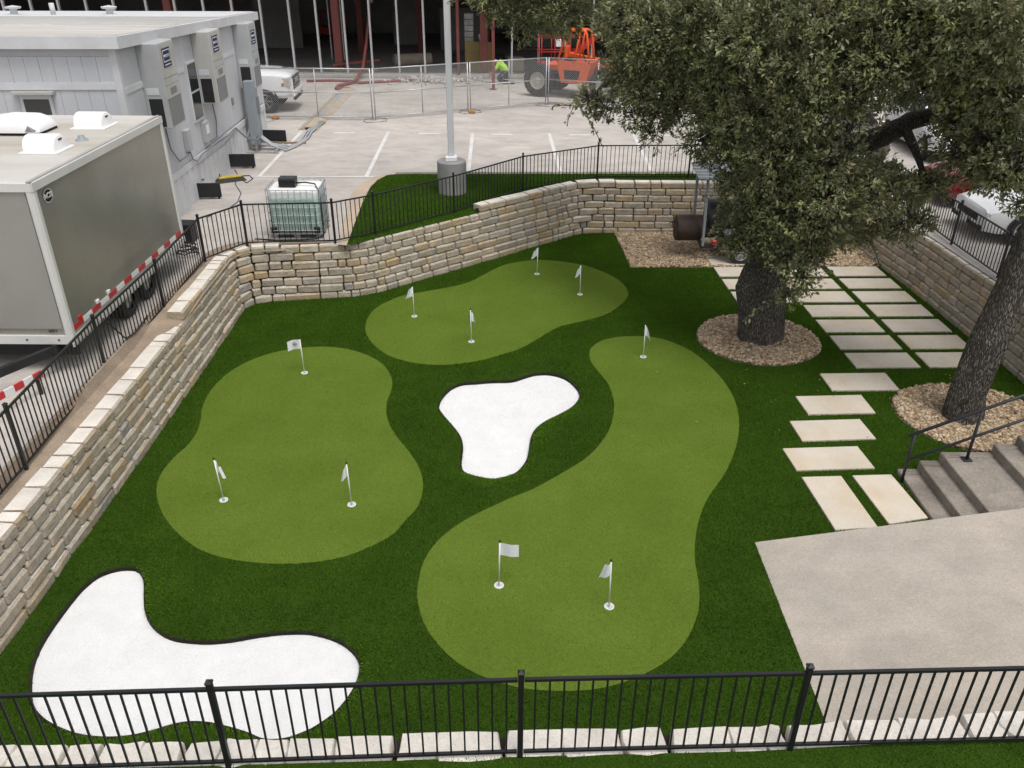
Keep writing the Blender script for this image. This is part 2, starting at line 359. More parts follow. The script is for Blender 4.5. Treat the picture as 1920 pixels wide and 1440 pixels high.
MT['hivis'] = pm('hi_vis_lime', (0.42,0.80,0.03), 0.8, 0.06, 20, 0.1, 90, 0.1)
MT['skin'] = pm('skin', (0.36,0.22,0.16), 0.6, 0.06, 20, 0.05, 90, 0.0)
MT['denim'] = pm('dark_denim', (0.035,0.042,0.06), 0.9, 0.2, 20, 0.2, 120, 0.1)
MT['hair'] = pm('dark_hair', (0.02,0.015,0.012), 0.7, 0.2, 40, 0.2, 120, 0.2)
MT['blackbag'] = pm('black_box_plastic', (0.010,0.010,0.012), 0.45, 0.2, 8, 0.1, 60, 0.02)
def mat_tank():
    m, N, L, B = nt('frosted_tank')
    tc = node(N, 'ShaderNodeTexCoord'); sx = node(N, 'ShaderNodeSeparateXYZ'); L.new(tc.outputs['Object'], sx.inputs[0])
    n = node(N, 'ShaderNodeTexNoise', Scale=3.0, Detail=3.0); L.new(tc.outputs['Object'], n.inputs['Vector'])
    r = ramp(N, [(0.0, (0.40,0.55,0.49)), (0.82, (0.43,0.57,0.52)), (0.84, (0.70,0.72,0.71)), (1.0, (0.76,0.76,0.75))])
    mr = node(N, 'ShaderNodeMapRange'); mr.inputs['From Min'].default_value = 0.1; mr.inputs['From Max'].default_value = 1.1
    L.new(sx.outputs['Z'], mr.inputs['Value']); L.new(mr.outputs[0], r.inputs[0])
    L.new(r.outputs[0], B.inputs['Base Color'])
    B.inputs['Roughness'].default_value = 0.45; B.inputs['Subsurface Weight'].default_value = 0.0
    return m
MT['tank'] = mat_tank()
MT['cable'] = pm('pale_grey_cable', (0.36,0.37,0.385), 0.6, 0.1, 5, 0.1, 60, 0)
MT['cover'] = pm('tan_cable_cover', (0.43,0.37,0.285), 0.85, 0.15, 3, 0.2, 40, 0.15)
MT['lip_shade'] = pm('painted_lip_shade', (0.022,0.020,0.014), 0.85, 0.2, 6, 0.2, 60, 0.2, spec=0.15)  # near-black brown: shade of the bunkers' turf lip put into the colour

# ------------------------------------------------------------------ geometry helpers
def smooth_loop(pts, k=6):
    """closed Catmull-Rom through points"""
    n = len(pts); out = []
    for i in range(n):
        p0, p1, p2, p3 = (np.array(pts[(i+j) % n][:2], float) for j in (-1, 0, 1, 2))
        for t in np.linspace(0, 1, k, endpoint=False):
            out.append(0.5*((2*p1)+(-p0+p2)*t+(2*p0-5*p1+4*p2-p3)*t*t+(-p0+3*p1-3*p2+p3)*t**3))
    return [tuple(p) for p in out]
def inside(poly, X, Y):
    r = np.zeros(X.shape, bool); n = len(poly)
    for i in range(n):
        x1, y1 = poly[i][:2]; x2, y2 = poly[(i+1) % n][:2]
        if y1 == y2: continue
        c = ((y1 > Y) != (y2 > Y)) & (X < (x2-x1)*(Y-y1)/(y2-y1)+x1); r ^= c
    return r
def dist_poly(poly, X, Y):
    d = np.full(X.shape, 1e9); n = len(poly)
    for i in range(n):
        ax, ay = poly[i][:2]; bx, by = poly[(i+1) % n][:2]
        L2 = (bx-ax)**2+(by-ay)**2+1e-12
        t = np.clip(((X-ax)*(bx-ax)+(Y-ay)*(by-ay))/L2, 0, 1)
        d = np.minimum(d, (X-ax-t*(bx-ax))**2+(Y-ay-t*(by-ay))**2)
    return np.sqrt(d)
def np_mesh(name, V, F, tint=None):
    """V (n,3), F (m,k) all faces of k corners; tint (m,3) per face"""
    me = bpy.data.meshes.new(name); m, k = F.shape
    me.vertices.add(len(V)); me.vertices.foreach_set('co', V.astype(np.float32).ravel())
    me.loops.add(m*k); me.loops.foreach_set('vertex_index', F.astype(np.int32).ravel())
    me.polygons.add(m); me.polygons.foreach_set('loop_start', np.arange(0, m*k, k, dtype=np.int32))
    me.update(calc_edges=True)
    if tint is not None:
        a = me.attributes.new('tint', 'FLOAT_COLOR', 'FACE')
        a.data.foreach_set('color', np.c_[tint, np.ones(len(tint))].astype(np.float32).ravel())
    return me
def noise2(X, Y, s, seed=0):
    r = np.random.default_rng(seed); out = 0
    for k in range(6):
        a = r.uniform(0, 6.28); fr = s*r.uniform(0.6, 1.9); ph = r.uniform(0, 6.28)
        out = out + np.sin((X*math.cos(a)+Y*math.sin(a))*fr+ph)
    return out/6
def text_mesh(body, size, depth=0.004):
    cu = bpy.data.curves.new('lettering', 'FONT'); cu.body = body; cu.size = size; cu.extrude = depth
    cu.align_x = 'CENTER'; cu.align_y = 'CENTER'; cu.resolution_u = 2
    o = bpy.data.objects.new('lettering', cu); COL.objects.link(o); bpy.context.view_layer.update()
    me = bpy.data.meshes.new_from_object(o.evaluated_get(bpy.context.evaluated_depsgraph_get()))
    bpy.data.objects.remove(o); bpy.data.curves.remove(cu); me.name = 'lettering'
    return me
# ================================================================== outlines traced from the photograph
Z = lambda ox, oy, L: [(ox+x/4, oy+y/4) for x, y in L]
GREEN_A = Z(480,620,[(0,205),(170,155),(340,128),(530,120),(700,140),(850,190),(960,260),(1015,350),(1020,430),(985,530),(978,610),(1000,700),(1060,800),(1150,910),(1225,1030),(1253,1150),(1235,1270),(1190,1350),(1115,1430)]) + \
    [(735,1003),(690,1027),(640,1045),(580,1055),(510,1057),(440,1050),(385,1035),(345,1010),(312,975),(296,940),(294,910),(304,885),(324,860),(350,836),(368,812),(376,788),(379,765),(390,740),(410,715),(440,691)]
GREEN_B = Z(440,300,[(980,1260),(1000,1180),(1060,1110),(1150,1060),(1250,1020),(1400,990),(1600,955),(1750,918)]) + \
    Z(880,300,[(100,865),(200,812),(300,777),(450,754),(600,752),(750,768),(900,800),(1050,860),(1150,925),(1190,990),(1180,1040),(1130,1090),(1050,1145),(950,1185),(800,1220),(680,1250),(600,1290),(500,1350),(380,1415)]) + \
    Z(480,620,[(1800,192),(1650,230),(1450,255),(1300,255),(1150,235),(1000,190),(900,120),(840,50)])
GREEN_C = Z(960,620,[(580,180),(595,130),(650,85),(720,60),(850,42),(1000,42),(1100,55),(1200,85),(1330,145),(1430,215),(1530,310),(1610,410),(1670,520),(1700,640),(1702,750),(1685,850),(1650,960),(1590,1080),(1520,1180),(1450,1290),(1400,1430)]) + \
    [(1304,1010),(1303,1050)] + Z(960,1080,[(1400,50),(1405,180),(1390,290),(1340,420),(1270,530),(1180,620),(1060,700),(900,775),(700,835),(500,860),(300,860),(100,845)]) + \
    Z(480,1080,[(1830,800),(1700,752),(1600,705),(1500,640),(1400,550),(1310,440),(1250,330),(1215,200),(1210,100)]) + [(790,1065),(801,1040),(820,1015),(846,992),(872,975)] + \
    Z(960,620,[(-220,1350),(0,1250),(150,1190),(300,1110),(430,1035),(560,950),(650,860),(720,760),(755,660),(765,550),(740,440),(700,370),(640,300),(595,235)])
BUNKER_1 = Z(480,620,[(1370,560),(1400,500),(1460,440),(1540,405),(1650,395),(1780,385)]) + \
    Z(960,620,[(0,380),(100,350),(180,330),(270,327),(360,345),(430,380),(490,440),(510,490),(490,540),(440,590),(350,640),(250,690),(180,745),(145,810),(130,900),(110,980),(60,1050),(0,1090)]) + \
    Z(480,620,[(1800,1120),(1700,1112),(1570,1075),(1540,1020),(1545,930),(1550,870),(1530,800),(1480,730),(1410,650),(1375,600)])
BUNKER_2 = [(160,1100),(185,1081),(215,1070),(242,1067),(260,1071)] + Z(0,1080,[(1075,20),(1085,80),(1085,180),(1095,280),(1140,370),(1220,440),(1320,480),(1450,497),(1600,500),(1750,485),(1920,455)]) + \
    Z(480,1080,[(150,435),(300,427),(420,433),(550,465),(650,510),(730,575),(775,650),(780,720),(755,810),(700,910),(600,1030),(480,1120),(380,1175),(220,1230),(60,1235)]) + \
    Z(0,1080,[(1850,1185),(1700,1140),(1560,1110),(1420,1105),(1300,1125),(1150,1170),(1000,1205),(850,1220),(700,1215),(560,1190),(430,1140),(330,1080),(260,1000),(235,920),(232,800),(245,700),(275,600),(330,490),(400,380),(480,270),(560,165)])
def ground_loop(px, z, k=5): return smooth_loop([P(x, y, z) for x, y in px], k)
gA, gB, gC = (ground_loop(g, 0.006) for g in (GREEN_A, GREEN_B, GREEN_C))
b1, b2 = (ground_loop(g, -0.125) for g in (BUNKER_1, BUNKER_2))
RAMP_Y = lambda x: 8.60 + 0.0276*x                              # far edge of the ramp
ramp_z = lambda x, y=0: max(0.0, 0.15*(x-3.29)) + 0.008
ramp_poly = [(3.29,4.86),(3.29,RAMP_Y(3.29)),(11.2,RAMP_Y(11.2)),(11.2,4.86)]
step_poly = [(5.88,8.7),(5.88,10.34),(9.2,10.40),(9.2,8.7)]
def circle(cx, cy, rx, ry, n=64, wob=0.02, seed=1):
    r = np.random.default_rng(seed); ph = r.uniform(0, 6.28, 3)
    return [(cx+rx*(1+wob*math.sin(3*a+ph[0]))*math.cos(a), cy+ry*(1+wob*math.sin(2*a+ph[1]))*math.sin(a)) for a in np.linspace(0, 2*math.pi, n, endpoint=False)]
bed1 = circle(4.97,15.05,1.23,1.20); bed2 = circle(7.84,12.03,1.27,1.18,seed=3)
bed3 = [(2.76,21.9),(2.885,19.03),(4.90,19.07),(9.3,19.2),(9.2,21.9)]
# pavers: rows of a grid plus loose stepping slabs
PAVERS = []
def slab(px, z=0.03): PAVERS.append([tuple(P(x, y, z)[:2]) for x, y in px])
P0 = P(1606,689,0.03); PW, PD, PGX, PGY = 1.235, 0.61, 0.165, 0.175
for row in range(7):
    for colm in (-1, 0, 1):
        if colm == -1 and row < 4: continue
        o = P0 + GU*(colm*(PW+PGX)-0.006*row) + GV*(row*(PD+PGY))
        PAVERS.append([tuple((o+GU*a+GV*b)[:2]) for a, b in ((0,0),(PW,0),(PW,PD),(0,PD))])
o = P0 + GU*(-1*(PW+PGX)-0.05) + GV*(7*(PD+PGY))
PAVERS.append([tuple((o+GU*a+GV*b)[:2]) for a, b in ((0,-.05),(PW,-.05),(PW,PD),(0,PD))])
slab(Z(1440,620,[(480,447),(988,443),(880,316),(388,322)]))
slab(Z(1440,620,[(303,627),(808,615),(700,482),(207,492)]))
slab(Z(1440,620,[(258,826),(812,808),(690,662),(162,677)]))
slab(Z(1440,620,[(215,1045),(803,1028),(672,865),(110,882)]))
slab([(1566,993),(1646,988),(1577,892),(1503,894)])
slab([(1667,982),(1740,970),(1671,889),(1598,891)])

# ================================================================== lawn with its recessed bunkers
gx = np.arange(-6.1, 9.75, 0.065); gy = np.arange(4.82, 22.1, 0.065)
X, Y = np.meshgrid(gx, gy)
zz = np.zeros(X.shape)
for b in (b1, b2):
    d = dist_poly(b, X, Y); s = np.where(inside(b, X, Y), -d, d)
    t = np.clip((0.36-s)/0.36, 0, 1); zz -= 0.10*t**1.7; zz -= np.clip(-s/0.05, 0, 1)*0.25
    dg = np.min([np.where(inside(q, X, Y), 0, dist_poly(q, X, Y)) for q in (gA, gB, gC)], 0)
    zz += 0.03*np.exp(-((s-0.42)/0.17)**2)*np.clip((dg-0.08)/0.35, 0, 1)   # the lawn swells up to the lip
V = np.c_[X.ravel(), Y.ravel(), zz.ravel()]
nx, ny = len(gx), len(gy)
idx = np.arange(nx*ny).reshape(ny, nx)
F = np.stack([idx[:-1,:-1], idx[:-1,1:], idx[1:,1:], idx[1:,:-1]], -1).reshape(-1, 4)
lawn = structure(link('lawn', np_mesh('lawn', V, F), MT['turf'], smooth=True))
def zlawn(x, y):
    i = np.clip(((x-gx[0])/0.065).astype(int), 0, nx-2); j = np.clip(((y-gy[0])/0.065).astype(int), 0, ny-2)
    fx = (x-gx[i])/0.065; fy = (y-gy[j])/0.065
    return (zz[j,i]*(1-fx)+zz[j,i+1]*fx)*(1-fy)+(zz[j+1,i]*(1-fx)+zz[j+1,i+1]*fx)*fy
def fill_sheet(name, poly, z, mat):
    bm = bmesh.new(); vs = [bm.verts.new((p[0], p[1], z)) for p in poly]
    es = [bm.edges.new((vs[i], vs[(i+1) % len(vs)])) for i in range(len(vs))]
    bmesh.ops.triangle_fill(bm, edges=es, use_beauty=True)
    for f in bm.faces:
        f.normal_update()
        if f.normal.z < 0: f.normal_flip()
    me = bpy.data.meshes.new(name); bm.to_mesh(me); bm.free()
    return structure(link(name, me, mat))
for g in (gA, gB, gC): fill_sheet('putting_green', g, 0.006, MT['green'])
def grow(poly, d):
    n = len(poly); a = sum(poly[i][0]*poly[(i+1)%n][1]-poly[(i+1)%n][0]*poly[i][1] for i in range(n)); s = 1 if a > 0 else -1
    out = []
    for i in range(n):
        t = np.array(poly[(i+1)%n])-np.array(poly[i-1]); t /= np.linalg.norm(t)+1e-9; out.append((poly[i][0]+s*d*t[1], poly[i][1]-s*d*t[0]))
    return out
for b in (b1, b2): fill_sheet('bunker_turf', grow(b, 0.02), -0.150, MT['bunker'])
for b in (b1, b2):                                               # added dark strip round the sunken white turf, coloured as the lip's shade
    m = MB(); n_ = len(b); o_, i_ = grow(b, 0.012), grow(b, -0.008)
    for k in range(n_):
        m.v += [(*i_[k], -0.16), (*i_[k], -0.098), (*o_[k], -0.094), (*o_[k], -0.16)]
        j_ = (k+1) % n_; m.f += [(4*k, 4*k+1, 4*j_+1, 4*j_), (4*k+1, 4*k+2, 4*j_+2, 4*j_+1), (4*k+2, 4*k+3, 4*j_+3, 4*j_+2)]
    structure(m.build('bunker_lip_shade', MT['lip_shade']))

# turf blades: one mass per lawn
def blades(name, x, y, z, h0, w0, base, seed, lean=0.5, vary=0.35, nrm=None):
    r = np.random.default_rng(seed); n = len(x)
    h = h0*r.uniform(0.65, 1.2, n); w = w0*r.uniform(0.7, 1.3, n); a = r.uniform(0, 2*np.pi, n)
    la = r.uniform(0, 2*np.pi, n); ll = h*lean*r.uniform(0.2, 1.2, n)
    gl = 0.25*h0                                                # the pile leans one way
    dx, dy = np.cos(a)*w/2, np.sin(a)*w/2
    V = np.empty((n, 3, 3)); V[:,0] = np.c_[x-dx, y-dy, z-0.002]; V[:,1] = np.c_[x+dx, y+dy, z-0.002]
    if nrm is None: V[:,2] = np.c_[x+np.cos(la)*ll, y+np.sin(la)*ll-gl, z+h]
    else: V[:,2] = np.c_[x+np.cos(la)*ll*.7+nrm[:,0]*h, y+np.sin(la)*ll*.7-gl+nrm[:,1]*h, z+nrm[:,2]*h]
    k = 1+vary*(r.uniform(-1, 1, n))+0.26*noise2(x, y, 1.9, 5)+0.14*noise2(x, y, 6.0, 8)+0.10*noise2(x*0.3, y, 22.0, 9)
    T = np.array(base)[None]*k[:,None]*np.c_[1+0.15*r.uniform(-1,1,n), np.ones(n), np.ones(n)]
    return stuff(link(name, np_mesh(name, V.reshape(-1,3), np.arange(3*n).reshape(n,3), np.clip(T,0.002,1)), MT['blade']))
def scatter(x0, x1, y0, y1, dens, seed):
    r = np.random.default_rng(seed); n = int((x1-x0)*(y1-y0)*dens)
    return r.uniform(x0, x1, n), r.uniform(y0, y1, n)
sx, sy = scatter(-5.85, 9.45, 4.9, 21.75, 4000, 3)
keep = np.ones(len(sx), bool)
for g in (gA, gB, gC): keep &= ~inside(g, sx, sy)
for b in (b1, b2): keep &= ~inside(grow(b, 0.006), sx, sy)
for p in (bed1, bed2, bed3, ramp_poly, step_poly): keep &= ~inside(p, sx, sy)
for p in PAVERS: keep &= ~inside(grow(p, -0.0), sx, sy)
keep &= ~((sx < -5.2) & (sy > 16.3) & (sy > 16.85+0.0*(sx)))
mid = 17.2+(sx+3.26)*(21.74-17.2)/(1.95+3.26); keep &= ~((sx < 1.9) & (sx > -3.3) & (sy > mid+0.05)) & ~((sx <= -3.3) & (sy > 17.2))
sx, sy = sx[keep], sy[keep]
GRASS = (0.095, 0.192, 0.017)
zx = (zlawn(sx+.03, sy)-zlawn(sx-.03, sy))/.06; zy = (zlawn(sx, sy+.03)-zlawn(sx, sy-.03))/.06
nr = np.c_[-zx, -zy, np.ones(len(sx))]; nr /= np.linalg.norm(nr, axis=1, keepdims=True)                 # the pile stands square to the ground
g = blades('lawn_grass', sx, sy, zlawn(sx, sy), 0.036, 0.0105, GRASS, 5, 0.5, 0.13, nr)
g['label'] = 'dark green artificial grass pile around the putting greens'; g['category'] = 'grass'
# sparse short fibres soften the greens and the white bunkers
def fuzz(name, poly, z, dens, h, w, base, seed, label):
    xs = [p[0] for p in poly]; ys = [p[1] for p in poly]
    x, y = scatter(min(xs), max(xs), min(ys), max(ys), dens, seed); k = inside(poly, x, y); x, y = x[k], y[k]
    o = blades(name, x, y, np.full(len(x), z), h, w, base, seed, 0.9, 0.16 if z > 0 else 0.03); o['label'] = label; o['category'] = 'grass'
fuzz('green_pile', gA, 0.007, 2000, 0.009, 0.008, (0.134,0.200,0.024), 21, 'short light green pile on the putting green nearest the long wall')
fuzz('green_pile', gB, 0.007, 2000, 0.009, 0.008, (0.134,0.200,0.024), 22, 'short light green pile on the putting green below the angled wall')
fuzz('green_pile', gC, 0.007, 2000, 0.009, 0.008, (0.134,0.200,0.024), 23, 'short light green pile on the long hourglass putting green')
fuzz('bunker_pile', b1, -0.148, 3200, 0.006, 0.006, (0.74,0.74,0.74), 24, 'white pile of the small bunker between the three greens')
fuzz('bunker_pile', b2, -0.148, 3200, 0.006, 0.006, (0.74,0.74,0.74), 25, 'white pile of the big bunker by the front fence')

# ================================================================== upper lot with the sunken yard cut out
WALL_L = [(-5.76,4.9),(-5.75,7),(-5.74,10),(-5.75,12.5),(-5.77,14.5),(-5.80,15.9)]
for a in np.linspace(180, 100, 7): WALL_L.append((-5.36+0.45*math.cos(math.radians(a)), 16.36+0.45*math.sin(math.radians(a))))
WALL_L.append((-4.9,16.895))
WALL_M = [WALL_L[-1],(-4.2,17.0),(-3.55,17.12),(-3.2,17.26),(-2.9,17.48),(-2.3,18.02),(-1.5,18.72),(-0.6,19.50),(0.4,20.38),(1.2,21.08),(1.72,21.54),(1.92,21.66),(2.15,21.70),(2.6,21.70)]
WALL_B = [WALL_M[-1],(4,21.68),(6,21.70),(9.25,21.74)]
WALL_R = [(8.90,22.05),(9.05,19.3),(9.22,17.7),(9.31,15.5),(9.36,14.2),(9.38,12.5),(9.40,10.75)]
def offset_path(pts, d):
    out = []
    for i in range(len(pts)):
        a = np.array(pts[max(i-1,0)]); b = np.array(pts[min(i+1,len(pts)-1)]); t = (b-a)/np.linalg.norm(b-a)
        out.append((pts[i][0]-t[1]*d, pts[i][1]+t[0]*d))
    return out
hole = [(-6.35,4.05)] + offset_path(WALL_L, 0.66)[:-1] + offset_path(WALL_M, 0.30)[1:] + offset_path(WALL_B, 0.27)[1:-1] + [(9.28,22.0)] + offset_path(WALL_R, 0.27)[1:] + \
    [(9.2,10.42),(9.2,8.86),(11.2,8.9),(11.2,4.05)]
bm = bmesh.new()
outer = [(-900,-300),(900,-300),(900,1500),(-900,1500)]
es = []
for loop in (outer, hole):
    vs = [bm.verts.new((p[0], p[1], LOT)) for p in loop]
    es += [bm.edges.new((vs[i], vs[(i+1) % len(vs)])) for i in range(len(vs))]
bmesh.ops.triangle_fill(bm, edges=es, use_beauty=True)
for f in bm.faces:
    f.normal_update()
    if f.normal.z < 0: f.normal_flip()
me = bpy.data.meshes.new('parking_lot'); bm.to_mesh(me); bm.free()
lot = structure(link('parking_lot', me, MT['lot']))
# painted stall lines
def stripe(a, b, w, z=LOT+0.005):
    a, b = Vector(a), Vector(b); t = (b-a).normalized(); s = Vector((-t.y, t.x, 0))*w/2
    MB().sheet([(a+s)[:2], (a-s)[:2], (b-s)[:2], (b+s)[:2]], z).build('painted_line', MT['paint'], lot)
for a, b in (((487,330),(566,246)),((687,331),(728,247.5)),((877.5,330),(886,250)),((1029.5,250),(1053,330)),((1188,252),(1226,330)),((1345,255),(1398,330)),((1500,257),(1570,330))):
    stripe(P(*a, LOT), P(*b, LOT), 0.11)
stripe(P(470,331,LOT), P(700,332,LOT), 0.10, LOT+0.009)
for x, y in ((646,249),(805,250.5),(941,252),(1087,253),(1240,254),(1390,255)):
    c = P(x, y, LOT); stripe(c-GU*0.36, c+GU*0.36, 0.16)
# soil strip between wall and fence, tan concrete band, turf strip and kerb
sm = MB()
offs = [offset_path(WALL_L, d) for d in (0.12, 0.41, 0.61, 0.67, 0.72)]
for i in range(len(WALL_L)):
    k = min(1, max(0, (WALL_L[i][1]-13.3)/0.6)); zs = 1.02+k*(LOT-0.03-1.02)
    for d, dz in zip(offs, (-0.05, 0.0, 0.02, None, None)):
        sm.v.append((*d[i], LOT+0.006 if dz is None else min(zs+dz, LOT+0.006)))
for i in range(len(WALL_L)-1):
    for q in range(4): sm.f.append((i*5+q, i*5+q+1, i*5+5+q+1, i*5+5+q))
structure(sm.build('soil_strip', MT['soil']))
soil2 = offset_path(WALL_L, 0.24)[-2:] + offset_path(WALL_M, 0.24)[1:2] + [(-3.95,17.40),(-4.6,17.40),(-5.5,17.36)]
structure(MB().sheet(soil2, LOT+0.010).build('soil_strip', MT['soil']))
band = [P(x, y, LOT)[:2] for x, y in ((740,326),(706,331),(676,344),(660,362),(650,392),(640,430),(634,459),(655,461),(662,436),(676,392),(692,352),(712,337),(742,330))]
structure(MB().sheet(band, LOT+0.005).build('concrete_band', MT['tan_conc']))
tb = offset_path(WALL_M, 0.20)
strip = [P(650,461,LOT)[:2]] + [P(x, y, LOT)[:2] for x, y in ((662,428),(680,380),(694,352),(708,338),(726,329),(745,327))] + [P(1300,326,LOT)[:2], (9.55,23.45), (9.5,22.0)] + offset_path(WALL_B, 0.20)[::-1] + tb[4:-1][::-1]
strip = [tuple(p) for p in strip]
structure(MB().sheet(strip, LOT+0.010).build('turf_strip', MT['turf']))
k0, k1 = P(742,326.5,LOT), P(1300,325,LOT)
kb = MB(); kb.hexa([k0+Vector((0,0.01,0)),k1+Vector((0,0.01,0)),k1+Vector((0,0.15,0)),k0+Vector((0,0.15,0))]+[q+Vector((0,0,0.05)) for q in (k0+Vector((0,0.01,0)),k1+Vector((0,0.01,0)),k1+Vector((0,0.15,0)),k0+Vector((0,0.15,0)))])
structure(kb.build('kerb', MT['lot']))
x, y = scatter(-3.8, 9.5, 16.9, 23.7, 1800, 31); k = inside(strip, x, y); x, y = x[k], y[k]
gs = blades('strip_grass', x, y, np.full(len(x), LOT+0.010), 0.030, 0.013, (0.078,0.165,0.013), 32)
gs['label'] = 'green artificial grass strip along the top of the back wall'; gs['category'] = 'grass'
# near turf in front of the front fence
near = [(-6.36,1.5),(11.3,1.5),(11.3,4.9),(7.0,4.89),(4.45,4.72),(2.05,4.55),(0.02,4.48),(-2.07,4.395),(-3.85,4.325),(-6.36,4.23)]
structure(MB().sheet(near, LOT+0.006).build('near_lawn', MT['turf']))
x, y = scatter(-5.2, 5.4, 3.6, 4.72, 4200, 33); k = y < np.interp(x, [-6,-3.85,-2.07,.02,2.05,4.45,7], [4.24,4.325,4.395,4.481,4.55,4.72,4.89]); x, y = x[k], y[k]
gs = blades('near_grass', x, y, np.full(len(x), LOT+0.006), 0.026, 0.008, GRASS, 34)
gs['label'] = 'green artificial grass on the camera side of the front fence'; gs['category'] = 'grass'

# ================================================================== ramp, steps, pavers, gravel
rp = MB(); xs = [3.29, 5.0, 7.0, 9.0, 11.2]
for a, b in zip(xs[:-1], xs[1:]):
    rp.hexa([(a,4.86,-0.05),(b,4.86,-0.05),(b,RAMP_Y(b),-0.05),(a,RAMP_Y(a),-0.05),(a,4.86,ramp_z(a)),(b,4.86,ramp_z(b)),(b,RAMP_Y(b),ramp_z(b)),(a,RAMP_Y(a),ramp_z(a))])
structure(rp.build('concrete_ramp', MT['ramp']))
st = structure(thing('stairs', 'weathered concrete steps beside the ramp', 'steps', (5.9,9.5,0)))
del st['label'], st['category']
sxs = [(5.88,0.07),(6.165,0.225),(6.455,0.38),(7.20,0.535),(7.52,0.69),(7.84,0.845),(8.16,1.0),(8.48,1.155)]
for i, (x0, z1) in enumerate(sxs):
    x1 = sxs[i+1][0]+0.03 if i+1 < len(sxs) else 9.19; z0 = -0.04 if i < 1 else sxs[i-1][1]-0.06
    y0 = 8.63+0.0276*x0+0.09
    sg = MB().bbox(((x0+x1)/2, (y0+10.22)/2, (z0+z1)/2), (x1-x0, 10.22-y0, z1-z0), 0.012)
    sg.build('step', MT['step'], st)
    MB().bbox(((x0+x1)/2-0.01+0.01*(i%2), 10.29, (z0+z1)/2+0.008), (x1-x0-0.004, 0.135, z1-z0+0.012), 0.018).build('step_curb', MT['step'], st)
pv = structure(thing('paver_path', '', '', (7,13,0))); del pv['label'], pv['category']
for p in PAVERS:
    c = (sum(q[0] for q in p)/4, sum(q[1] for q in p)/4)
    m = MB(); q = [Vector((a, b, 0)) for a, b in p]; cc = Vector((*c, 0))
    inn = [cc+(v-cc)*0.985 for v in q]; h = 0.034+random.uniform(-.003, .003)
    m.add([v+Vector((0,0,-0.02)) for v in q]+[v+Vector((0,0,h-0.008)) for v in q]+[v+Vector((0,0,h)) for v in inn],
          [(3,2,1,0)]+[(i,(i+1)%4,4+(i+1)%4,4+i) for i in range(4)]+[(4+i,4+(i+1)%4,8+(i+1)%4,8+i) for i in range(4)]+[(8,9,10,11)])
    m.build('paver', MT['paver'], pv)
ico = None
def gravel(name, poly, label, seed, dens, avoid=()):
    global ico
    if ico is None:
        b_ = bmesh.new(); bmesh.ops.create_icosphere(b_, subdivisions=1, radius=1)
        ico = (np.array([v.co for v in b_.verts]), np.array([[v.index for v in f.verts] for f in b_.faces])); b_.free()
    r = np.random.default_rng(seed); xs = [p[0] for p in poly]; ys = [p[1] for p in poly]
    x, y = scatter(min(xs), max(xs), min(ys), max(ys), dens, seed); k = inside(grow(poly, -0.03), x, y)
    for a in avoid: k &= ~inside(a, x, y)
    x, y = x[k], y[k]; n = len(x)
    s = r.uniform(0.019, 0.042, (n,1))*np.c_[r.uniform(0.9,1.45,n), r.uniform(0.75,1.05,n), r.uniform(0.5,0.75,n)]
    a = r.uniform(0, 6.28, n); U, Fi = ico
    jit = 1+0.18*r.uniform(-1, 1, (n, len(U), 1))
    Vl = U[None]*s[:,None,:]*jit; tilt = r.uniform(-0.5, 0.5, n)
    Vz = Vl[...,2]*np.cos(tilt)[:,None]+Vl[...,0]*np.sin(tilt)[:,None]; Vx = Vl[...,0]*np.cos(tilt)[:,None]-Vl[...,2]*np.sin(tilt)[:,None]
    Wx = Vx*np.cos(a)[:,None]-Vl[...,1]*np.sin(a)[:,None]+x[:,None]; Wy = Vx*np.sin(a)[:,None]+Vl[...,1]*np.cos(a)[:,None]+y[:,None]
    Wz = Vz+(0.012+r.uniform(0, 0.03, n))[:,None]
    V = np.stack([Wx,Wy,Wz], -1).reshape(-1,3); F = (Fi[None]+(np.arange(n)*len(U))[:,None,None]).reshape(-1,3)
    pal = np.array([(0.42,0.32,0.23),(0.50,0.40,0.30),(0.33,0.24,0.17),(0.56,0.48,0.39),(0.38,0.30,0.24),(0.24,0.17,0.125),(0.46,0.35,0.24)])
    t = pal[r.integers(0, len(pal), n)]*r.uniform(0.65, 1.2, (n,1))*np.array([[1.0,.97,.86]])
    me = np_mesh(name, V, F, np.repeat(t, len(Fi), 0)); me.shade_smooth()
    o = stuff(link(name, me, MT['gravel'])); o['label'] = label; o['category'] = 'gravel'
    bedm = pm('gravel_dust', (0.16,0.12,0.085), 0.95, 0.2, 8, 0.3, 60, 0.3) if 'gravel_dust' not in bpy.data.materials else bpy.data.materials['gravel_dust']
    structure(MB().sheet(poly, 0.004).build('gravel_bed', bedm))
gravel('gravel_ring', bed1, 'tan river gravel in a round bed at the foot of the thick upright oak', 41, 1500)
gravel('gravel_ring', bed2, 'tan river gravel in a round bed at the foot of the leaning oak', 42, 1500, (step_poly,))
gravel('gravel_corner', bed3, 'tan river gravel under the barbecue smoker by the back wall', 43, 1100, PAVERS)

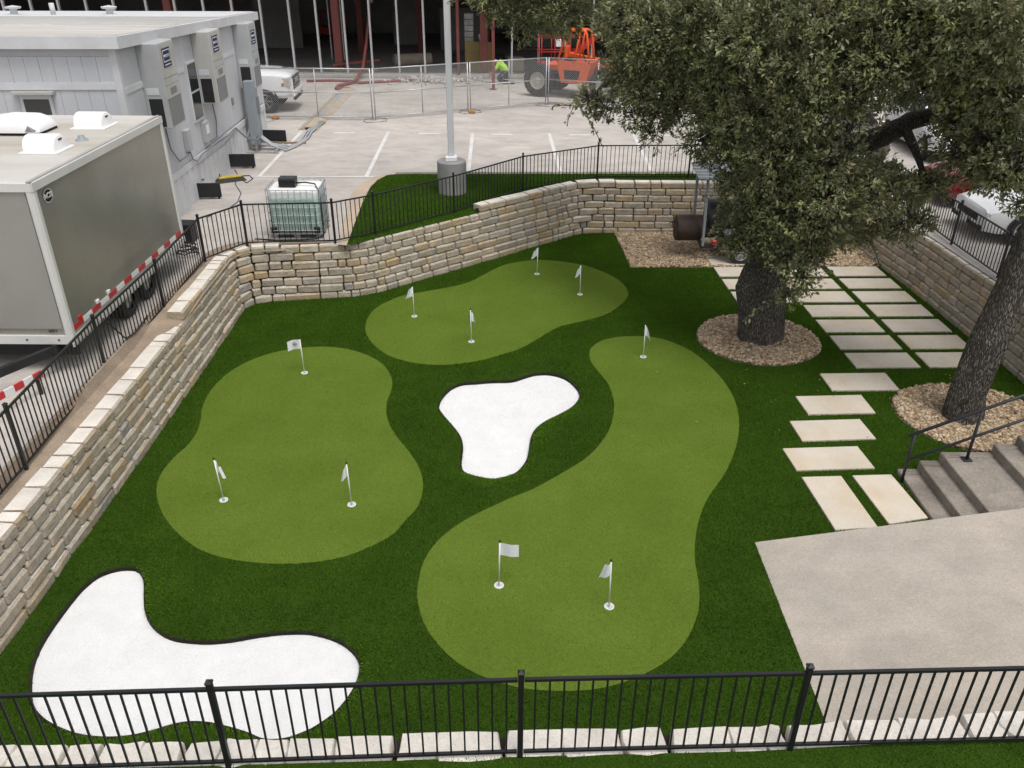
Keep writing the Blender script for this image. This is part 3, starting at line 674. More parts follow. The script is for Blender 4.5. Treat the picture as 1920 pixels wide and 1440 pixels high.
# ================================================================== limestone walls, stone by stone
CH, BAT, SD = 0.171, 0.031, 0.27
def stone_mesh(Ls, seed, H=CH, D=SD):
    r = random.Random(seed); hx, hz = Ls/2, H/2; e = 0.019
    xs = [-hx, -hx+e, hx-e, hx]; zs = [-hz, -hz+e, hz-0.030, hz]
    m = MB(); ids = {}; tops = []
    def v(x, y, z, key):
        if key not in ids:
            ids[key] = len(m.v); m.v.append((x+r.uniform(-.006,.006), y+r.uniform(-.005,.005), z+r.uniform(-.005,.005)))
        return ids[key]
    def fr(i, k):
        edge = (i in (0,3)) + (k in (0,3)); y = 0.0 if edge == 0 else (0.015 if edge == 1 else 0.030)
        if k == 3: y += 0.014
        x = xs[i]*(1 if edge < 2 else 1-0.014/hx); z = zs[k]*(1 if edge < 2 else 0.91)
        return v(x, y-r.uniform(0, .012) if edge == 0 else y, z, ('f', i, k))
    def bk(i, k): return v(xs[i], D, zs[k], ('b', i, k))
    for i in range(3):
        for k in range(3): m.f.append((fr(i,k), fr(i+1,k), fr(i+1,k+1), fr(i,k+1)))
        tops.append(len(m.f)); m.f.append((fr(i,3), fr(i+1,3), bk(i+1,3), bk(i,3)))
    for k in range(3):
        m.f.append((fr(3,k), bk(3,k), bk(3,k+1), fr(3,k+1))); m.f.append((fr(0,k+1), bk(0,k+1), bk(0,k), fr(0,k)))
    m.f.append((fr(0,0), bk(0,0), bk(3,0), fr(3,0)))
    me = m.mesh('stone', fix=True); me.materials.append(MT['stone']); me.materials.append(MT['edging']); me.shade_smooth()
    for t in tops: me.polygons[t].material_index = 1
    try: me.set_sharp_from_angle(angle=math.radians(28))
    except Exception: pass
    return me
LENS = [0.20, 0.30, 0.40, 0.50, 0.60, 0.72]
LIB = {(l, j): stone_mesh(l, 100*i+j) for i, l in enumerate(LENS) for j in range(5)}
class Path:
    def __init__(self, pts):
        self.p = [np.array(q, float) for q in pts]; self.s = [0]
        for a, b in zip(self.p[:-1], self.p[1:]): self.s.append(self.s[-1]+np.linalg.norm(b-a))
        self.L = self.s[-1]
    def at(self, s):
        if s < 0: t = self.p[1]-self.p[0]; return self.p[0]+t/np.linalg.norm(t)*s
        if s >= self.L: t = self.p[-1]-self.p[-2]; return self.p[-1]+t/np.linalg.norm(t)*(s-self.L)
        for i in range(len(self.p)-1):
            if s <= self.s[i+1]:
                t = (s-self.s[i])/(self.s[i+1]-self.s[i]); return self.p[i]*(1-t)+self.p[i+1]*t
        return self.p[-1]
def build_wall(label, path, ncourse, seed, curved=lambda s: False, d0=0.0, d1=0.0, CH=0.173, BAT=0.026):
    """ncourse(s) -> number of courses at arclength s"""
    r = random.Random(seed); pa = Path(path); base = pa.at(pa.L/2)
    w = thing('retaining_wall', label, 'wall', (base[0], base[1], 0))
    nmax = max(ncourse(s) for s in np.linspace(0, pa.L, 60))
    for c in range(nmax):
        off = offset_path([tuple(q) for q in pa.p], BAT*c); po = Path(off); sc = po.L/pa.L
        sg = 1 if c % 2 else -1; lo, hi = d0*sg, po.L+d1*sg; s = lo
        while s < hi-0.05:
            l = r.choice(LENS[:3]) if curved(s/sc) else r.choices(LENS, (1,3,5,6,4,2))[0]
            l *= r.uniform(0.93, 1.07); e = min(s+l, hi); s0 = s
            if hi-e < 0.16: e = hi
            if e-s0 > 0.08 and ncourse((s0+e)/2/sc) > c:
                a, b = po.at(s0), po.at(e); d = b-a; ln = np.linalg.norm(d)
                key = min(LENS, key=lambda q: abs(q-ln)); o = bpy.data.objects.new('stone', LIB[(key, r.randrange(5))]); COL.objects.link(o)
                n = np.array((-d[1], d[0]))/ln; mpt = (a+b)/2+n*r.uniform(-0.006, 0.012)
                o.parent = w; o.location = (mpt[0]-base[0], mpt[1]-base[1], CH*(c+0.5)+r.uniform(-.003,.003)-0.03)
                o.rotation_euler = (r.uniform(-.02,.02), r.uniform(-.012,.012), math.atan2(d[1], d[0])+r.uniform(-.02,.02)); o.scale = ((ln-0.020)/key, 1, r.uniform(0.925, 0.97))
            s = e+0.001
    cm = MB(); N = 40
    for a, b in zip(np.linspace(0, pa.L, N+1)[:-1], np.linspace(0, pa.L, N+1)[1:]):
        hgt = CH*min(ncourse(a+1e-3), ncourse(b-1e-3))-0.11
        pts = []
        for s in (a, b):
            i0 = Path(offset_path([tuple(q) for q in pa.p], 0.06)); i1 = Path(offset_path([tuple(q) for q in pa.p], 0.30)); i2 = Path(offset_path([tuple(q) for q in pa.p], 0.05+BAT*nmax))
            pts.append((i0.at(s*i0.L/pa.L), i1.at(s*i1.L/pa.L), i2.at(s*i2.L/pa.L)))
        (a0,a1,a2),(b0,b1_,b2_) = pts
        cm.hexa([(*a0,-.1),(*b0,-.1),(*b1_,-.1),(*a1,-.1),(*a2,hgt),(*b2_,hgt),(*b1_,hgt),(*a1,hgt)])
    cm.build('wall_fill', MT['core'], w)
    return w
build_wall('long straight limestone block wall beside the trailer, bending round at its far end', WALL_L, lambda s: 7 if s > 8.6 else 6, 1, lambda s: s > 10.9 and s < 12.0, 0, 0.14, 0.180, 0.025)
build_wall('angled limestone block wall between the caged water tank and the turf strip', WALL_M, lambda s: 8 if s > 4.75 else 7, 2, lambda s: 0.9 < s < 2.2 or 7.2 < s < 8.1, 0.14, 0.14, 0.176, 0.025)
build_wall('limestone block wall behind the barbecue smoker and gravel corner', WALL_B, lambda s: 8, 3, lambda s: False, 0.14, 0)
build_wall('limestone block wall beside the paver grid and the leaning oak', WALL_R, lambda s: 7, 4)
# low row of white blocks capping the front wall
fw_ = thing('front_wall', 'row of pale limestone cap blocks along the front fence', 'wall', (0,4.85,0))
edges = [-60,30,128,188,265,345,410,478,540,631,744,821,946,1057,1172,1256,1373,1440,1484,1602,1711,1836,1906,2010,2110]
fy = lambda x: float(np.interp(x, [-6,-3.85,-2.07,.02,2.05,4.45,7], [4.50,4.585,4.655,4.741,4.81,4.98,5.15])); ny_ = lambda x: fy(x)-0.275
rr = random.Random(6)
for a, b in zip(edges[:-1], edges[1:]):
    xa, xb = P(a, 1400, LOT).x, P(b, 1400, LOT).x; g_ = rr.uniform(0.002, 0.010)
    xa += g_; xb -= g_; dz = rr.uniform(-.012, .012); sk = rr.uniform(-.035, .035)
    m = MB(); n = 5; top = []; j = lambda s=0.012: rr.uniform(-s, s)
    ring = [(xa, ny_(xa)), ((xa+xb)/2, ny_(xa)), (xb, ny_(xb)), (xb+sk, (fy(xb)+ny_(xb))/2), (xb+sk, fy(xb)), ((xa+xb)/2, fy(xa)), (xa+sk, fy(xa)), (xa+sk, (fy(xa)+ny_(xa))/2)]
    cc = (sum(p[0] for p in ring)/8, sum(p[1] for p in ring)/8)
    cut = lambda p, k: (cc[0]+(p[0]-cc[0])*k, cc[1]+(p[1]-cc[1])*k)
    ring = [cut((p[0]+j(), p[1]+j(0.018)), 0.965 if i in (0,2,4,6) else 1.0) for i, p in enumerate(ring)]
    L0 = [(p[0], p[1], LOT-0.16) for p in ring]; L1 = [(p[0], p[1], LOT-0.022+dz) for p in ring]; L2 = [(*cut(p, 0.94), LOT+0.002+dz+j(0.006)) for p in ring]
    m.add(L0+L1+L2+[(cc[0], cc[1], LOT+0.006+dz)], [(i,(i+1)%8,8+(i+1)%8,8+i) for i in range(8)]+[(8+i,8+(i+1)%8,16+(i+1)%8,16+i) for i in range(8)]+[(16+i,16+(i+1)%8,24) for i in range(8)]+[tuple(range(7,-1,-1))])
    m.build('stone', MT['edging'], fw_, smooth='angle')
MB().add([(-5.9,4.56,-0.1),(6.9,4.80,-0.1),(6.9,4.99,-0.1),(-5.9,4.60+.0,-0.1),(-5.9,4.44,LOT-0.15),(6.9,4.83,LOT-0.15),(6.9,5.0,LOT-0.15),(-5.9,4.60,LOT-0.15)],[(3,2,1,0),(4,5,6,7),(0,1,5,4),(1,2,6,5),(2,3,7,6),(3,0,4,7)]).build('wall_fill', MT['core'], fw_)

# ================================================================== black picket fences
FH = 0.94
UNIT = MB().box((0,0,0.5), (1,1,1)).mesh('picket'); UNIT.materials.append(MT['black'])
def fence(label, posts, label_extra=None, pitch=0.115, skip_ends=False):
    posts = [Vector(p) for p in posts]; b = posts[len(posts)//2]
    f = thing('picket_fence', label, 'fence', b)
    for p in posts:
        MB().bbox(p+Vector((0,0,FH/2+0.02)), (0.047,0.047,FH+0.04), 0.006).add(*[[],[]]).build('post', MT['black'], f)
        m = MB(); q = p+Vector((0,0,FH+0.041)); m.bbox(q, (0.056,0.056,0.018), 0.004); m.add([q+Vector((x*.024,y*.024,.008)) for x, y in ((-1,-1),(1,-1),(1,1),(-1,1))]+[q+Vector((0,0,.03))], [(0,1,4),(1,2,4),(2,3,4),(3,0,4)])
        m.build('post_cap', MT['black'], f)
    for a, c in zip(posts[:-1], posts[1:]):
        d = c-a; L_ = math.hypot(d.x, d.y); u = d/L_; rz = math.atan2(d.y, d.x)
        a2, c2 = a+u*0.027, c-u*0.027
        MB().bar(a2+Vector((0,0,FH-0.035)), c2+Vector((0,0,FH-0.035)), 0.028, 0.028).build('rail', MT['black'], f)
        MB().bar(a2+Vector((0,0,0.065)), c2+Vector((0,0,0.065)), 0.026, 0.024).build('rail', MT['black'], f)
        n = max(2, round(L_/pitch)); 
        for i in range(1, n):
            p = a+d*(i/n); o = bpy.data.objects.new('picket', UNIT); COL.objects.link(o); o.parent = f
            o.location = p+Vector((0,0,0.078))-b; o.rotation_euler = (0,0,rz); o.scale = (0.0145,0.0145,FH-0.128)
    return f
fp = [P(*q, LOT) for q in ((50,880),(200,697),(309,581),(385,490),(464,460),(629,456),(704,440),(852,400),(980,358),(1119,335),(1290,334))]
fp[0], fp[1], fp[2] = P(50,880,1.04), P(200,697,1.04), P(309,581,1.08)
fp = [fp[0]+Vector((0.05,-2.5,0)), ] + fp + [Vector((7.3,23.02,LOT)), Vector((9.72,23.1,LOT))]
fence('black picket fence running above the long wall and round to the back wall', fp)
fence('black picket fence above the wall beside the parked cars and leaning oak', [(9.72,21.2,LOT),(9.72,19.3,LOT),(9.70,17.45,LOT),(9.70,15.45,LOT),(9.72,13.4,LOT),(9.74,11.4,LOT)])
ff = [P(430,1437,LOT), P(975,1418,LOT), P(1480,1405,LOT)]
ff = [ff[0]-(ff[1]-ff[0])*1.0] + ff + [ff[2]+(ff[2]-ff[1])*1.05]
fence('black picket fence along the front of the putting yard, next to pale cap blocks', ff)

# a few fallen oak leaves
lr = np.random.default_rng(91); nl = 130
lx = lr.normal(5.6, 1.9, nl); ly = lr.normal(14.6, 2.2, nl); la = lr.uniform(0, 6.28, nl); ll = lr.uniform(.03,.055,nl)
lz = 0.045+lr.uniform(0,.01,nl); dx, dy = np.cos(la)*ll, np.sin(la)*ll
V = np.stack([np.c_[lx,ly,lz], np.c_[lx+dx*.5-dy*.22,ly+dy*.5+dx*.22,lz+.006], np.c_[lx+dx,ly+dy,lz+.002], np.c_[lx+dx*.5+dy*.22,ly+dy*.5-dx*.22,lz+.004]], 1).reshape(-1,3)
lt = np.array([(.30,.24,.13)])*lr.uniform(.5,1.4,(nl,1))
ll_ = stuff(link('fallen_leaves', np_mesh('fallen_leaves', V, np.arange(4*nl).reshape(nl,4), lt), MT['blade'])); ll_['label'] = 'dry oak leaves scattered over turf, slabs and gravel'; ll_['category'] = 'leaves'
# ================================================================== flags on the greens
cup_me = MB().lathe([(0.001,-0.002),(0.040,-0.001),(0.046,0.006),(0.062,0.008),(0.064,0.0)], (0,0,0), n=20).mesh('cup'); cup_me.materials.append(MT['cup']); cup_me.shade_smooth()
def flag_mesh(side, mode, seed):
    r = random.Random(seed); w, h = 0.25, 0.19; m = MB(); nu, nv = 8, 6
    for j in range(nv+1):
        for i in range(nu+1):
            u, v = i/nu, j/nv
            if mode == 'fly':
                x = side*w*u*0.94; y = 0.022*math.sin(u*6+seed)*u; z = -h*v-0.045*u*u
            else:                                               # hanging in folds
                d = 0.55 if mode == 'half' else 0.40
                x = side*w*u*d*(0.65+0.5*v); y = 0.030*math.sin(u*7+seed)*(0.4+u); z = -h*v*(1.05)-(0.09 if mode == 'half' else 0.115)*u**1.3
            m.v.append((x, y, z))
    for j in range(nv):
        for i in range(nu):
            a = j*(nu+1)+i; m.f.append((a, a+1, a+nu+2, a+nu+1))
    return m
FL = [((1006.7,513.7),(1008.7,464),-1,'half','pin flag on the green below the angled wall, nearest the wall corner'),
      ((1087.5,552),(1089,497),-1,'hang','pin flag on the green below the angled wall, nearest the gravel corner'),
      ((777,593),(773,537),-1,'half','pin flag on the green below the angled wall, nearest the water tank'),
      ((884,640.5),(882,581),1,'hang','pin flag on the green below the angled wall, nearest the small white bunker'),
      ((1206,669),(1210.5,609),1,'hang','pin flag on the narrow end of the hourglass green near the thick oak'),
      ((571,699),(562,635.5),-1,'fly','pin flag flying open with a dark round emblem on it'),
      ((419.5,937.5),(401,862),1,'hang','pin flag drooping on the green by the long wall, nearest that wall'),
      ((659.5,946),(649.5,870),-1,'hang','pin flag drooping on the green by the long wall, nearest the hourglass green'),
      ((935.5,1097.5),(937,1017),1,'fly','square pin flag flying open on the wide end of the hourglass green'),
      ((1142,1137),(1146,1053),-1,'half','pin flag drooping on the wide end of the hourglass green nearest the concrete ramp')]
for i, (b, t, side, mode, lab) in enumerate(FL):
    B = P(*b, 0.008); top = atY(*t, B.y); hh = min(max(top.z, 0.66), 0.80); lean = (top.x-B.x)/hh
    f = thing('pin_flag', 'white '+lab, 'flag', B, 0, 'pin flags on the putting greens')
    ln = lambda z: Vector((lean*z, 0, z))
    MB().tube([ln(0.0), ln(hh)], 0.009, 8).build('pole', MT['white'], f, True, local=True)
    MB().lathe([(0.0085,hh-0.01),(0.012,hh),(0.012,hh+0.025),(0.001,hh+0.032)], (lean*hh,0,0), n=10).build('pole_cap', MT['black'], f, local=True)
    MB().lathe([(0.010,0.0),(0.016,0.01),(0.016,0.035),(0.008,0.045)], (0,0,0), n=10).build('ferrule', MT['galv'], f, local=True)
    c = bpy.data.objects.new('cup', cup_me); COL.objects.link(c); c.parent = f
    m = flag_mesh(side, mode, i); off = ln(hh-0.02); m.v = [tuple(Vector(q)+off) for q in m.v]
    fo = m.build('flag', MT['flag'], f, True, local=True)
    if i == 5:
        em = MB(); o = ln(hh-0.02)
        for k in range(12):
            a0, a1 = 2*math.pi*k/12, 2*math.pi*(k+1)/12
            em.add([o+Vector((-0.10+rr_*math.cos(a), -0.026, -0.085+rr_*math.sin(a))) for a, rr_ in ((a0,.040),(a1,.040),(a1,.030),(a0,.030))], [(0,1,2,3)])
        em.add([o+Vector((-0.10+x, -0.026, -0.085+z)) for x, z in ((-.022,-.012),(.022,-.012),(.004,.02),(-.008,.016))], [(0,1,2,3)])
        em.build('emblem', MT['blue'], fo, local=True)

# ================================================================== lamp post on its concrete drum
LB = Vector((-1.60, 21.36, LOT+0.01))
lp = thing('lamp_post', 'tall white square lamp post on a round grey concrete drum', 'lamp post', LB)
MB().lathe([(0.0,0),(0.375,0),(0.375,0.80),(0.355,0.825),(0.0,0.83)], LB, n=36).build('concrete_base', MT['conc_base'], lp, 'angle')
MB().bbox(LB+Vector((0,0,0.885)), (0.30,0.30,0.13), 0.02).build('base_cover', MT['white'], lp)
for x in (-1, 1):
    for y in (-1, 1): MB().cyl(LB+Vector((x*.11,y*.11,.82)), LB+Vector((x*.11,y*.11,.84)), 0.018, 8).build('anchor_bolt', MT['galv'], lp)
ps = MB(); ps.bbox(LB+Vector((0,0,4.45)), (0.155,0.155,7.0), 0.02); ps.build('pole', MT['pole'], lp)
MB().bbox(LB+Vector((0.078,0.0,1.45)), (0.012,0.07,0.13), 0.004).build('hand_hole_cover', MT['pole'], lp)
MB().bbox(LB+Vector((0,-0.45,7.9)), (0.32,0.8,0.12), 0.03).build('lamp_head', MT['pole'], lp)

# ================================================================== caged water tank
q0, q1 = P(509,453,LOT), P(601,450,LOT)
tw, td, th_ = 1.16, 0.98, 1.12
TB = Vector(((q0.x+q1.x)/2-0.02, 17.52+td/2, LOT))
ib = thing('caged_water_tank', 'white caged water tank half filled with green liquid, behind the picket fence', 'tank', TB, math.radians(1.5))
def rrect(w, d, r, n=5):
    out = []
    for cx, cy, a0 in ((w/2-r,d/2-r,0),(-w/2+r,d/2-r,90),(-w/2+r,-d/2+r,180),(w/2-r,-d/2+r,270)):
        for k in range(n+1): a = math.radians(a0+90*k/n); out.append((cx+r*math.cos(a), cy+r*math.sin(a)))
    return out
secs = [[(x, y, z) for x, y in rrect(w, d, r)] for w, d, r, z in ((tw-.16,td-.16,.1,.15),(tw-.07,td-.07,.14,.20),(tw-.06,td-.06,.14,.98),(tw-.10,td-.10,.16,1.06),(tw-.30,td-.30,.15,1.09))]
MB().loft(secs).build('tank', MT['tank'], ib, 'angle', local=True)
for z in (0.20,0.36,0.54,0.72,0.90,1.10):
    ring = [Vector((x, y, z)) for x, y in rrect(tw, td, 0.10)]
    MB().tube(ring+[ring[0]], 0.010, 6).build('cage_hoop', MT['galv'], ib, True, local=True)
for sgn in (-1, 1):
    for k in range(8):
        x = -tw/2+0.12+k*(tw-0.24)/7; MB().cyl((x, sgn*td/2, 0.14), (x, sgn*td/2, 1.10), 0.009, 6).build('cage_bar', MT['elec'], ib, True, local=True)
    for k in range(6):
        y = -td/2+0.12+k*(td-0.24)/5; MB().cyl((sgn*tw/2, y, 0.14), (sgn*tw/2, y, 1.10), 0.009, 6).build('cage_bar', MT['elec'], ib, True, local=True)
pa_ = MB().box((0,0,0.125), (tw,td,0.022)); 
for x in (-0.5, 0, 0.5):
    for y in (-0.4, 0, 0.4): pa_.box((x*(tw-.16),y*(td-.12),0.065), (0.14,0.12,0.098))
pa_.box((0,-.44,0.01), (tw,0.1,0.018)); pa_.box((0,.44,0.01), (tw,0.1,0.018))
pa_.build('pallet', MT['galv'], ib, local=True)
for x in (-1, 1): MB().bbox((x*(tw/2-.11),-td/2+.02,0.21), (0.13,0.05,0.14), 0.015).build('corner_guard', MT['blackbag'], ib, local=True)
MB().lathe([(0.10,1.09),(0.10,1.125),(0.0,1.13)], (0.12,0.12,0), n=20).build('filler_cap', MT['white'], ib, True, local=True)
cb = thing('control_box', 'black control box with a grey lid sitting on the caged water tank', 'box', TB+Vector((-0.12,-0.14,1.10)))
MB().bbox((0,0,0.085), (0.36,0.26,0.17), 0.01).build('case', MT['blackbag'], cb, local=True)
MB().bbox((0,0.01,0.182), (0.37,0.25,0.022), 0.006).build('lid', MT['iron'], cb, local=True)
hp = [TB+Vector(v) for v in ((0.06,-0.10,1.16),(0.25,-0.10,1.17),(0.46,-0.14,1.15),(0.57,-0.28,1.02),(0.605,-0.36,0.75),(0.61,-0.38,0.35),(0.60,-0.42,0.06),(0.45,-0.50,0.02),(0.1,-0.56,0.015),(-0.4,-0.60,0.015),(-0.9,-0.52,0.015))]
tag(MB().tube(hp, 0.016, 8).build('hose', MT['rubber'], None, True), 'black hose draped from the tank-top box down to the ground', 'hose')

# ================================================================== pewter cargo trailer
X1, X0, Y0, Y1, Zb, Zt = -6.62, -9.05, 11.16, 15.90, 1.72, 4.14
TR = Vector((-7.8, 13.5, LOT))
tr = thing('cargo_trailer', 'pewter enclosed cargo trailer with white trim and pale flat roof', 'trailer', TR)
MB().box(((X0+X1)/2, (Y0+Y1)/2, (Zb+Zt)/2), (X1-X0-0.06, Y1-Y0-0.06, Zt-Zb-0.04)).build('body', MT['tan'], tr)
npan = 6
for i in range(npan):                                            # riveted side sheets
    a = Y0+0.10+(Y1-Y0-0.2)*i/npan; b = Y0+0.10+(Y1-Y0-0.2)*(i+1)/npan
    MB().bbox((X1-0.022, (a+b)/2, (Zb+Zt)/2+0.03), (0.02, b-a-0.003, Zt-Zb-0.26), 0.002).build('side_panel', MT['tan'], tr)
for i in range(2):
    a = X0+0.12+(X1-X0-0.24)*i/2; b = X0+0.12+(X1-X0-0.24)*(i+1)/2
    MB().bbox(((a+b)/2, Y0+0.022, (Zb+Zt)/2+0.06), (b-a-0.004, 0.02, Zt-Zb-0.34), 0.002).build('end_panel', MT['tan_end'], tr)
for x, y in ((X1,Y0),(X1,Y1),(X0,Y0)):
    sx_ = -1 if x == X1 else 1; sy_ = 1 if y == Y0 else -1
    MB().bbox((x+sx_*0.05, y+sy_*0.05, (Zb+Zt)/2), (0.125,0.125,Zt-Zb-0.10), 0.03).build('corner_trim', MT['alu'], tr)
for a, b in (((X1-0.02,Y0,Zt-0.05),(X1-0.02,Y1,Zt-0.05)),((X0,Y0+0.02,Zt-0.05),(X1,Y0+0.02,Zt-0.05)),((X0,Y1-0.02,Zt-0.05),(X1,Y1-0.02,Zt-0.05))):
    MB().bar(a, b, 0.075, 0.115).build('top_rail', MT['alu'], tr)
MB().bar((X0,Y0+0.02,Zb+0.055), (X1,Y0+0.02,Zb+0.055), 0.07, 0.135).build('bottom_trim', MT['alu'], tr)
MB().bar((X1-0.02,Y0,Zb+0.04), (X1-0.02,Y1,Zb+0.04), 0.07, 0.10).build('bottom_trim', MT['alu'], tr)
for i in range(5): MB().cyl((X0+0.3+i*0.48, Y0-0.016, Zb+0.06), (X0+0.3+i*0.48, Y0-0.022, Zb+0.06), 0.016, 8).build('rivet', MT['dark'], tr)
rf = MB().hexa([(X0+.05,Y0+.05,Zt-.02),(X1-.05,Y0+.05,Zt-.02),(X1-.05,Y1-.05,Zt-.02),(X0+.05,Y1-.05,Zt-.02),(X0+.10,Y0+.10,Zt+.022),(X1-.09,Y0+.10,Zt+.022),(X1-.09,Y1-.08,Zt+.022),(X0+.10,Y1-.08,Zt+.022)]).build('roof', MT['roof'], tr)
MB().bar((X1-0.045,Y0+.02,Zt+0.012), (X1-0.045,Y1-.02,Zt+0.012), 0.05, 0.03).build('roof_edge', MT['roof2'], rf)
def roof_vent(cx, cy, rz=0):
    v = bpy.data.objects.new('roof_vent', None); COL.objects.link(v); v.parent = tr; v.location = Vector((cx, cy, Zt+0.022))-TR; v.rotation_euler = (0,0,rz)
    m = MB(); prof = [(-0.26,0.0),(-0.25,0.10),(-0.20,0.19),(-0.11,0.245),(0.0,0.255),(0.11,0.235),(0.20,0.17),(0.25,0.08),(0.265,0.0)]
    m.loft([[(x, p[0]*k, p[1]*k2) for p in prof] for x, k, k2 in ((-0.25,0.94,0.90),(-0.235,1,1),(0.20,1,1),(0.235,0.96,0.93),(0.25,0.86,0.78))])
    m.build('cover', MT['white'], v, 'angle', local=True)
    MB().box((0.0,0,0.012), (0.60,0.60,0.020)).build('flange', MT['white'], v, local=True)
    MB().box((0.252,-0.02,0.18), (0.006,0.11,0.025)).build('maker_plate', MT['dark'], v, local=True)
roof_vent(-7.32, 13.05); roof_vent(-7.38, 14.85)
ac = bpy.data.objects.new('air_conditioner', None); COL.objects.link(ac); ac.parent = tr; ac.location = Vector((-8.45,14.4,Zt+0.022))-TR
secs = []
for x, w, h in ((-0.55,0.30,0.16),(-0.45,0.36,0.25),(-0.1,0.38,0.29),(0.25,0.38,0.28),(0.42,0.36,0.22),(0.50,0.33,0.11)):
    secs.append([(x,-w,0.05),(x,-w,h*0.55),(x,-w*0.82,h*0.9),(x,-w*0.5,h),(x,w*0.5,h),(x,w*0.82,h*0.9),(x,w,h*0.55),(x,w,0.05)])
MB().loft(secs).build('shroud', MT['white'], ac, 'angle', local=True)
MB().box((-0.03,0,0.028), (1.0,0.66,0.05)).build('base_pan', MT['dark'], ac, local=True)
for k in range(7): MB().bar((0.30+0.022*k,-0.388+0.004*k,0.07), (0.36+0.016*k,-0.372+0.004*k,0.17-0.012*k), 0.007, 0.012).build('louvre', MT['grille'], ac, local=True)
MB().lathe([(0.11,Zt+.02),(0.07,Zt+.06),(0.05,Zt+.065),(0.05,Zt+.10),(0.0,Zt+.105)], (-7.10,13.75,0), n=16).build('roof_pipe', MT['elec'], tr, True)
lg = MB().lathe([(0.0,0.004),(0.10,0.003),(0.105,-0.004)], (0,0,0), 'X', n=28); lg.v = [(x, y*1.25, z*0.95) for x, y, z in lg.v]
lg.v = [(x+X1-0.008, y+Y0+0.36, z+Zt-0.26) for x, y, z in lg.v]; lgo = lg.build('maker_badge', MT['dark'], tr)
rg = MB()
for k in range(28):
    a0, a1 = 2*math.pi*k/28, 2*math.pi*(k+1)/28
    rg.add([(X1-0.002, Y0+0.36+1.25*r_*math.cos(a), Zt-0.26+0.95*r_*math.sin(a)) for a, r_ in ((a0,.103),(a1,.103),(a1,.093),(a0,.093))], [(0,1,2,3)])
rg.build('badge_ring', MT['refl_w'], lgo)
tm = text_mesh('ACSI', 0.105); to = link('lettering', tm, MT['refl_w'], lgo)
to.matrix_local = Matrix.Translation(Vector((X1-0.002, Y0+0.36, Zt-0.26))-TR) @ Matrix(((0,0,1,0),(1,0,0,0),(0,1,0,0),(0,0,0,1)))
tm = text_mesh('NPR-1', 0.05); to = link('lettering', tm, MT['dark'], tr)
to.matrix_local = Matrix.Translation(Vector((X1-0.28, Y0+0.010, Zb+0.19))-TR) @ Matrix(((1,0,0,0),(0,0,-1,0),(0,1,0,0),(0,0,0,1)))
n = 15
for k in range(n):
    a = Y0+0.12+k*(Y1-Y0-0.2)/n; b = a+(Y1-Y0-0.2)/n
    MB().box((X1-0.008, (a+b)/2, Zb+0.20), (0.006, b-a-0.004, 0.085)).build('reflective_tape', MT['refl_r'] if k % 2 == 0 else MT['refl_w'], tr)
MB().bar((X1-0.03,Y0,Zb-0.035), (X1-0.03,Y1,Zb-0.035), 0.05, 0.06).build('bottom_rail', MT['alu'], tr)
for y in (11.5, 12.1, 12.5): MB().bbox((X1, y, Zb+0.285), (0.03,0.085,0.06), 0.006).build('marker_lamp', MT['red'] if y < 12 else MT['refl_w'], tr)
fr = MB()
for x in (X0+0.35, X1-0.30): fr.bar((x,Y0-0.05,Zb-0.10), (x,Y1,Zb-0.10), 0.07, 0.16)
for y in np.arange(Y0+0.1, Y1, 0.6): fr.bar((X0+.05,y,Zb-0.06), (X1-.05,y,Zb-0.06), 0.05, 0.08)
fr.bar((X0+0.35,Y0,Zb-0.12), (-7.84,Y0-1.5,Zb-0.12), 0.08, 0.13); fr.bar((X1-0.35,Y0,Zb-0.12), (-7.84,Y0-1.5,Zb-0.12), 0.08, 0.13)
fr.box(((X0+X1)/2, Y0+0.25, Zb-0.18), (X1-X0-0.2, 0.04, 0.26))
fr.build('chassis', MT['dark'], tr)
MB().cyl((-7.84,Y0-1.25,LOT), (-7.84,Y0-1.25,Zb+0.25), 0.035, 10).build('tongue_jack', MT['dark'], tr)
for sx_, xx in ((1, X1-0.20), (-1, X0+0.20)):
    for yy in (13.35, 14.20):
        w = bpy.data.objects.new('wheel', None); COL.objects.link(w); w.parent = tr; w.location = Vector((xx, yy, LOT+0.335))-TR
        MB().lathe([(0.20,-.09),(0.31,-.10),(0.335,-.07),(0.335,.07),(0.31,.10),(0.20,.09)], (0,0,0), 'X', 28).build('tyre', MT['tyre'], w, 'angle', local=True)
        MB().lathe([(0.20,-.07),(0.19,.05),(0.07,.06),(0.06,.085),(0.0,.09)], (0,0,0), 'X', 20).build('rim', MT['rim'], w, 'angle', local=True)
bb = thing('barrier_board', 'red and white striped board lying by the trailer tongue behind the fence', 'board', P(20,760,LOT))
ba, bb1 = P(-30,760,LOT+0.30), P(78,700,LOT+0.30); dv = bb1-ba
for k in range(6):
    MB().bar(ba+dv*(k/6), ba+dv*((k+1)/6), 0.03, 0.10).build('stripe', MT['refl_w'] if k % 2 == 0 else MT['refl_r'], bb)
for t_ in (0.1, 0.9): MB().bar(ba+dv*t_-Vector((0,0,.05)), ba+dv*t_-Vector((0,0,.30)), 0.04).build('leg', MT['dark'], bb)
hs_ = [P(*q, LOT+0.5-0.49*k) for k, q in zip((0,.6,1,1,1), ((190,600),(215,655),(235,672),(262,660),(285,630)))]
tag(MB().tube([Vector((-6.55,12.0,1.75)),Vector((-6.48,12.15,1.5)),Vector((-6.42,12.3,1.25)),Vector((-6.40,12.6,1.215)),Vector((-6.42,13.0,1.22)),Vector((-6.46,13.3,1.22))], 0.014, 6).build('cable', MT['rubber'], None, True), 'black cable hanging from the trailer side behind the fence', 'cable')

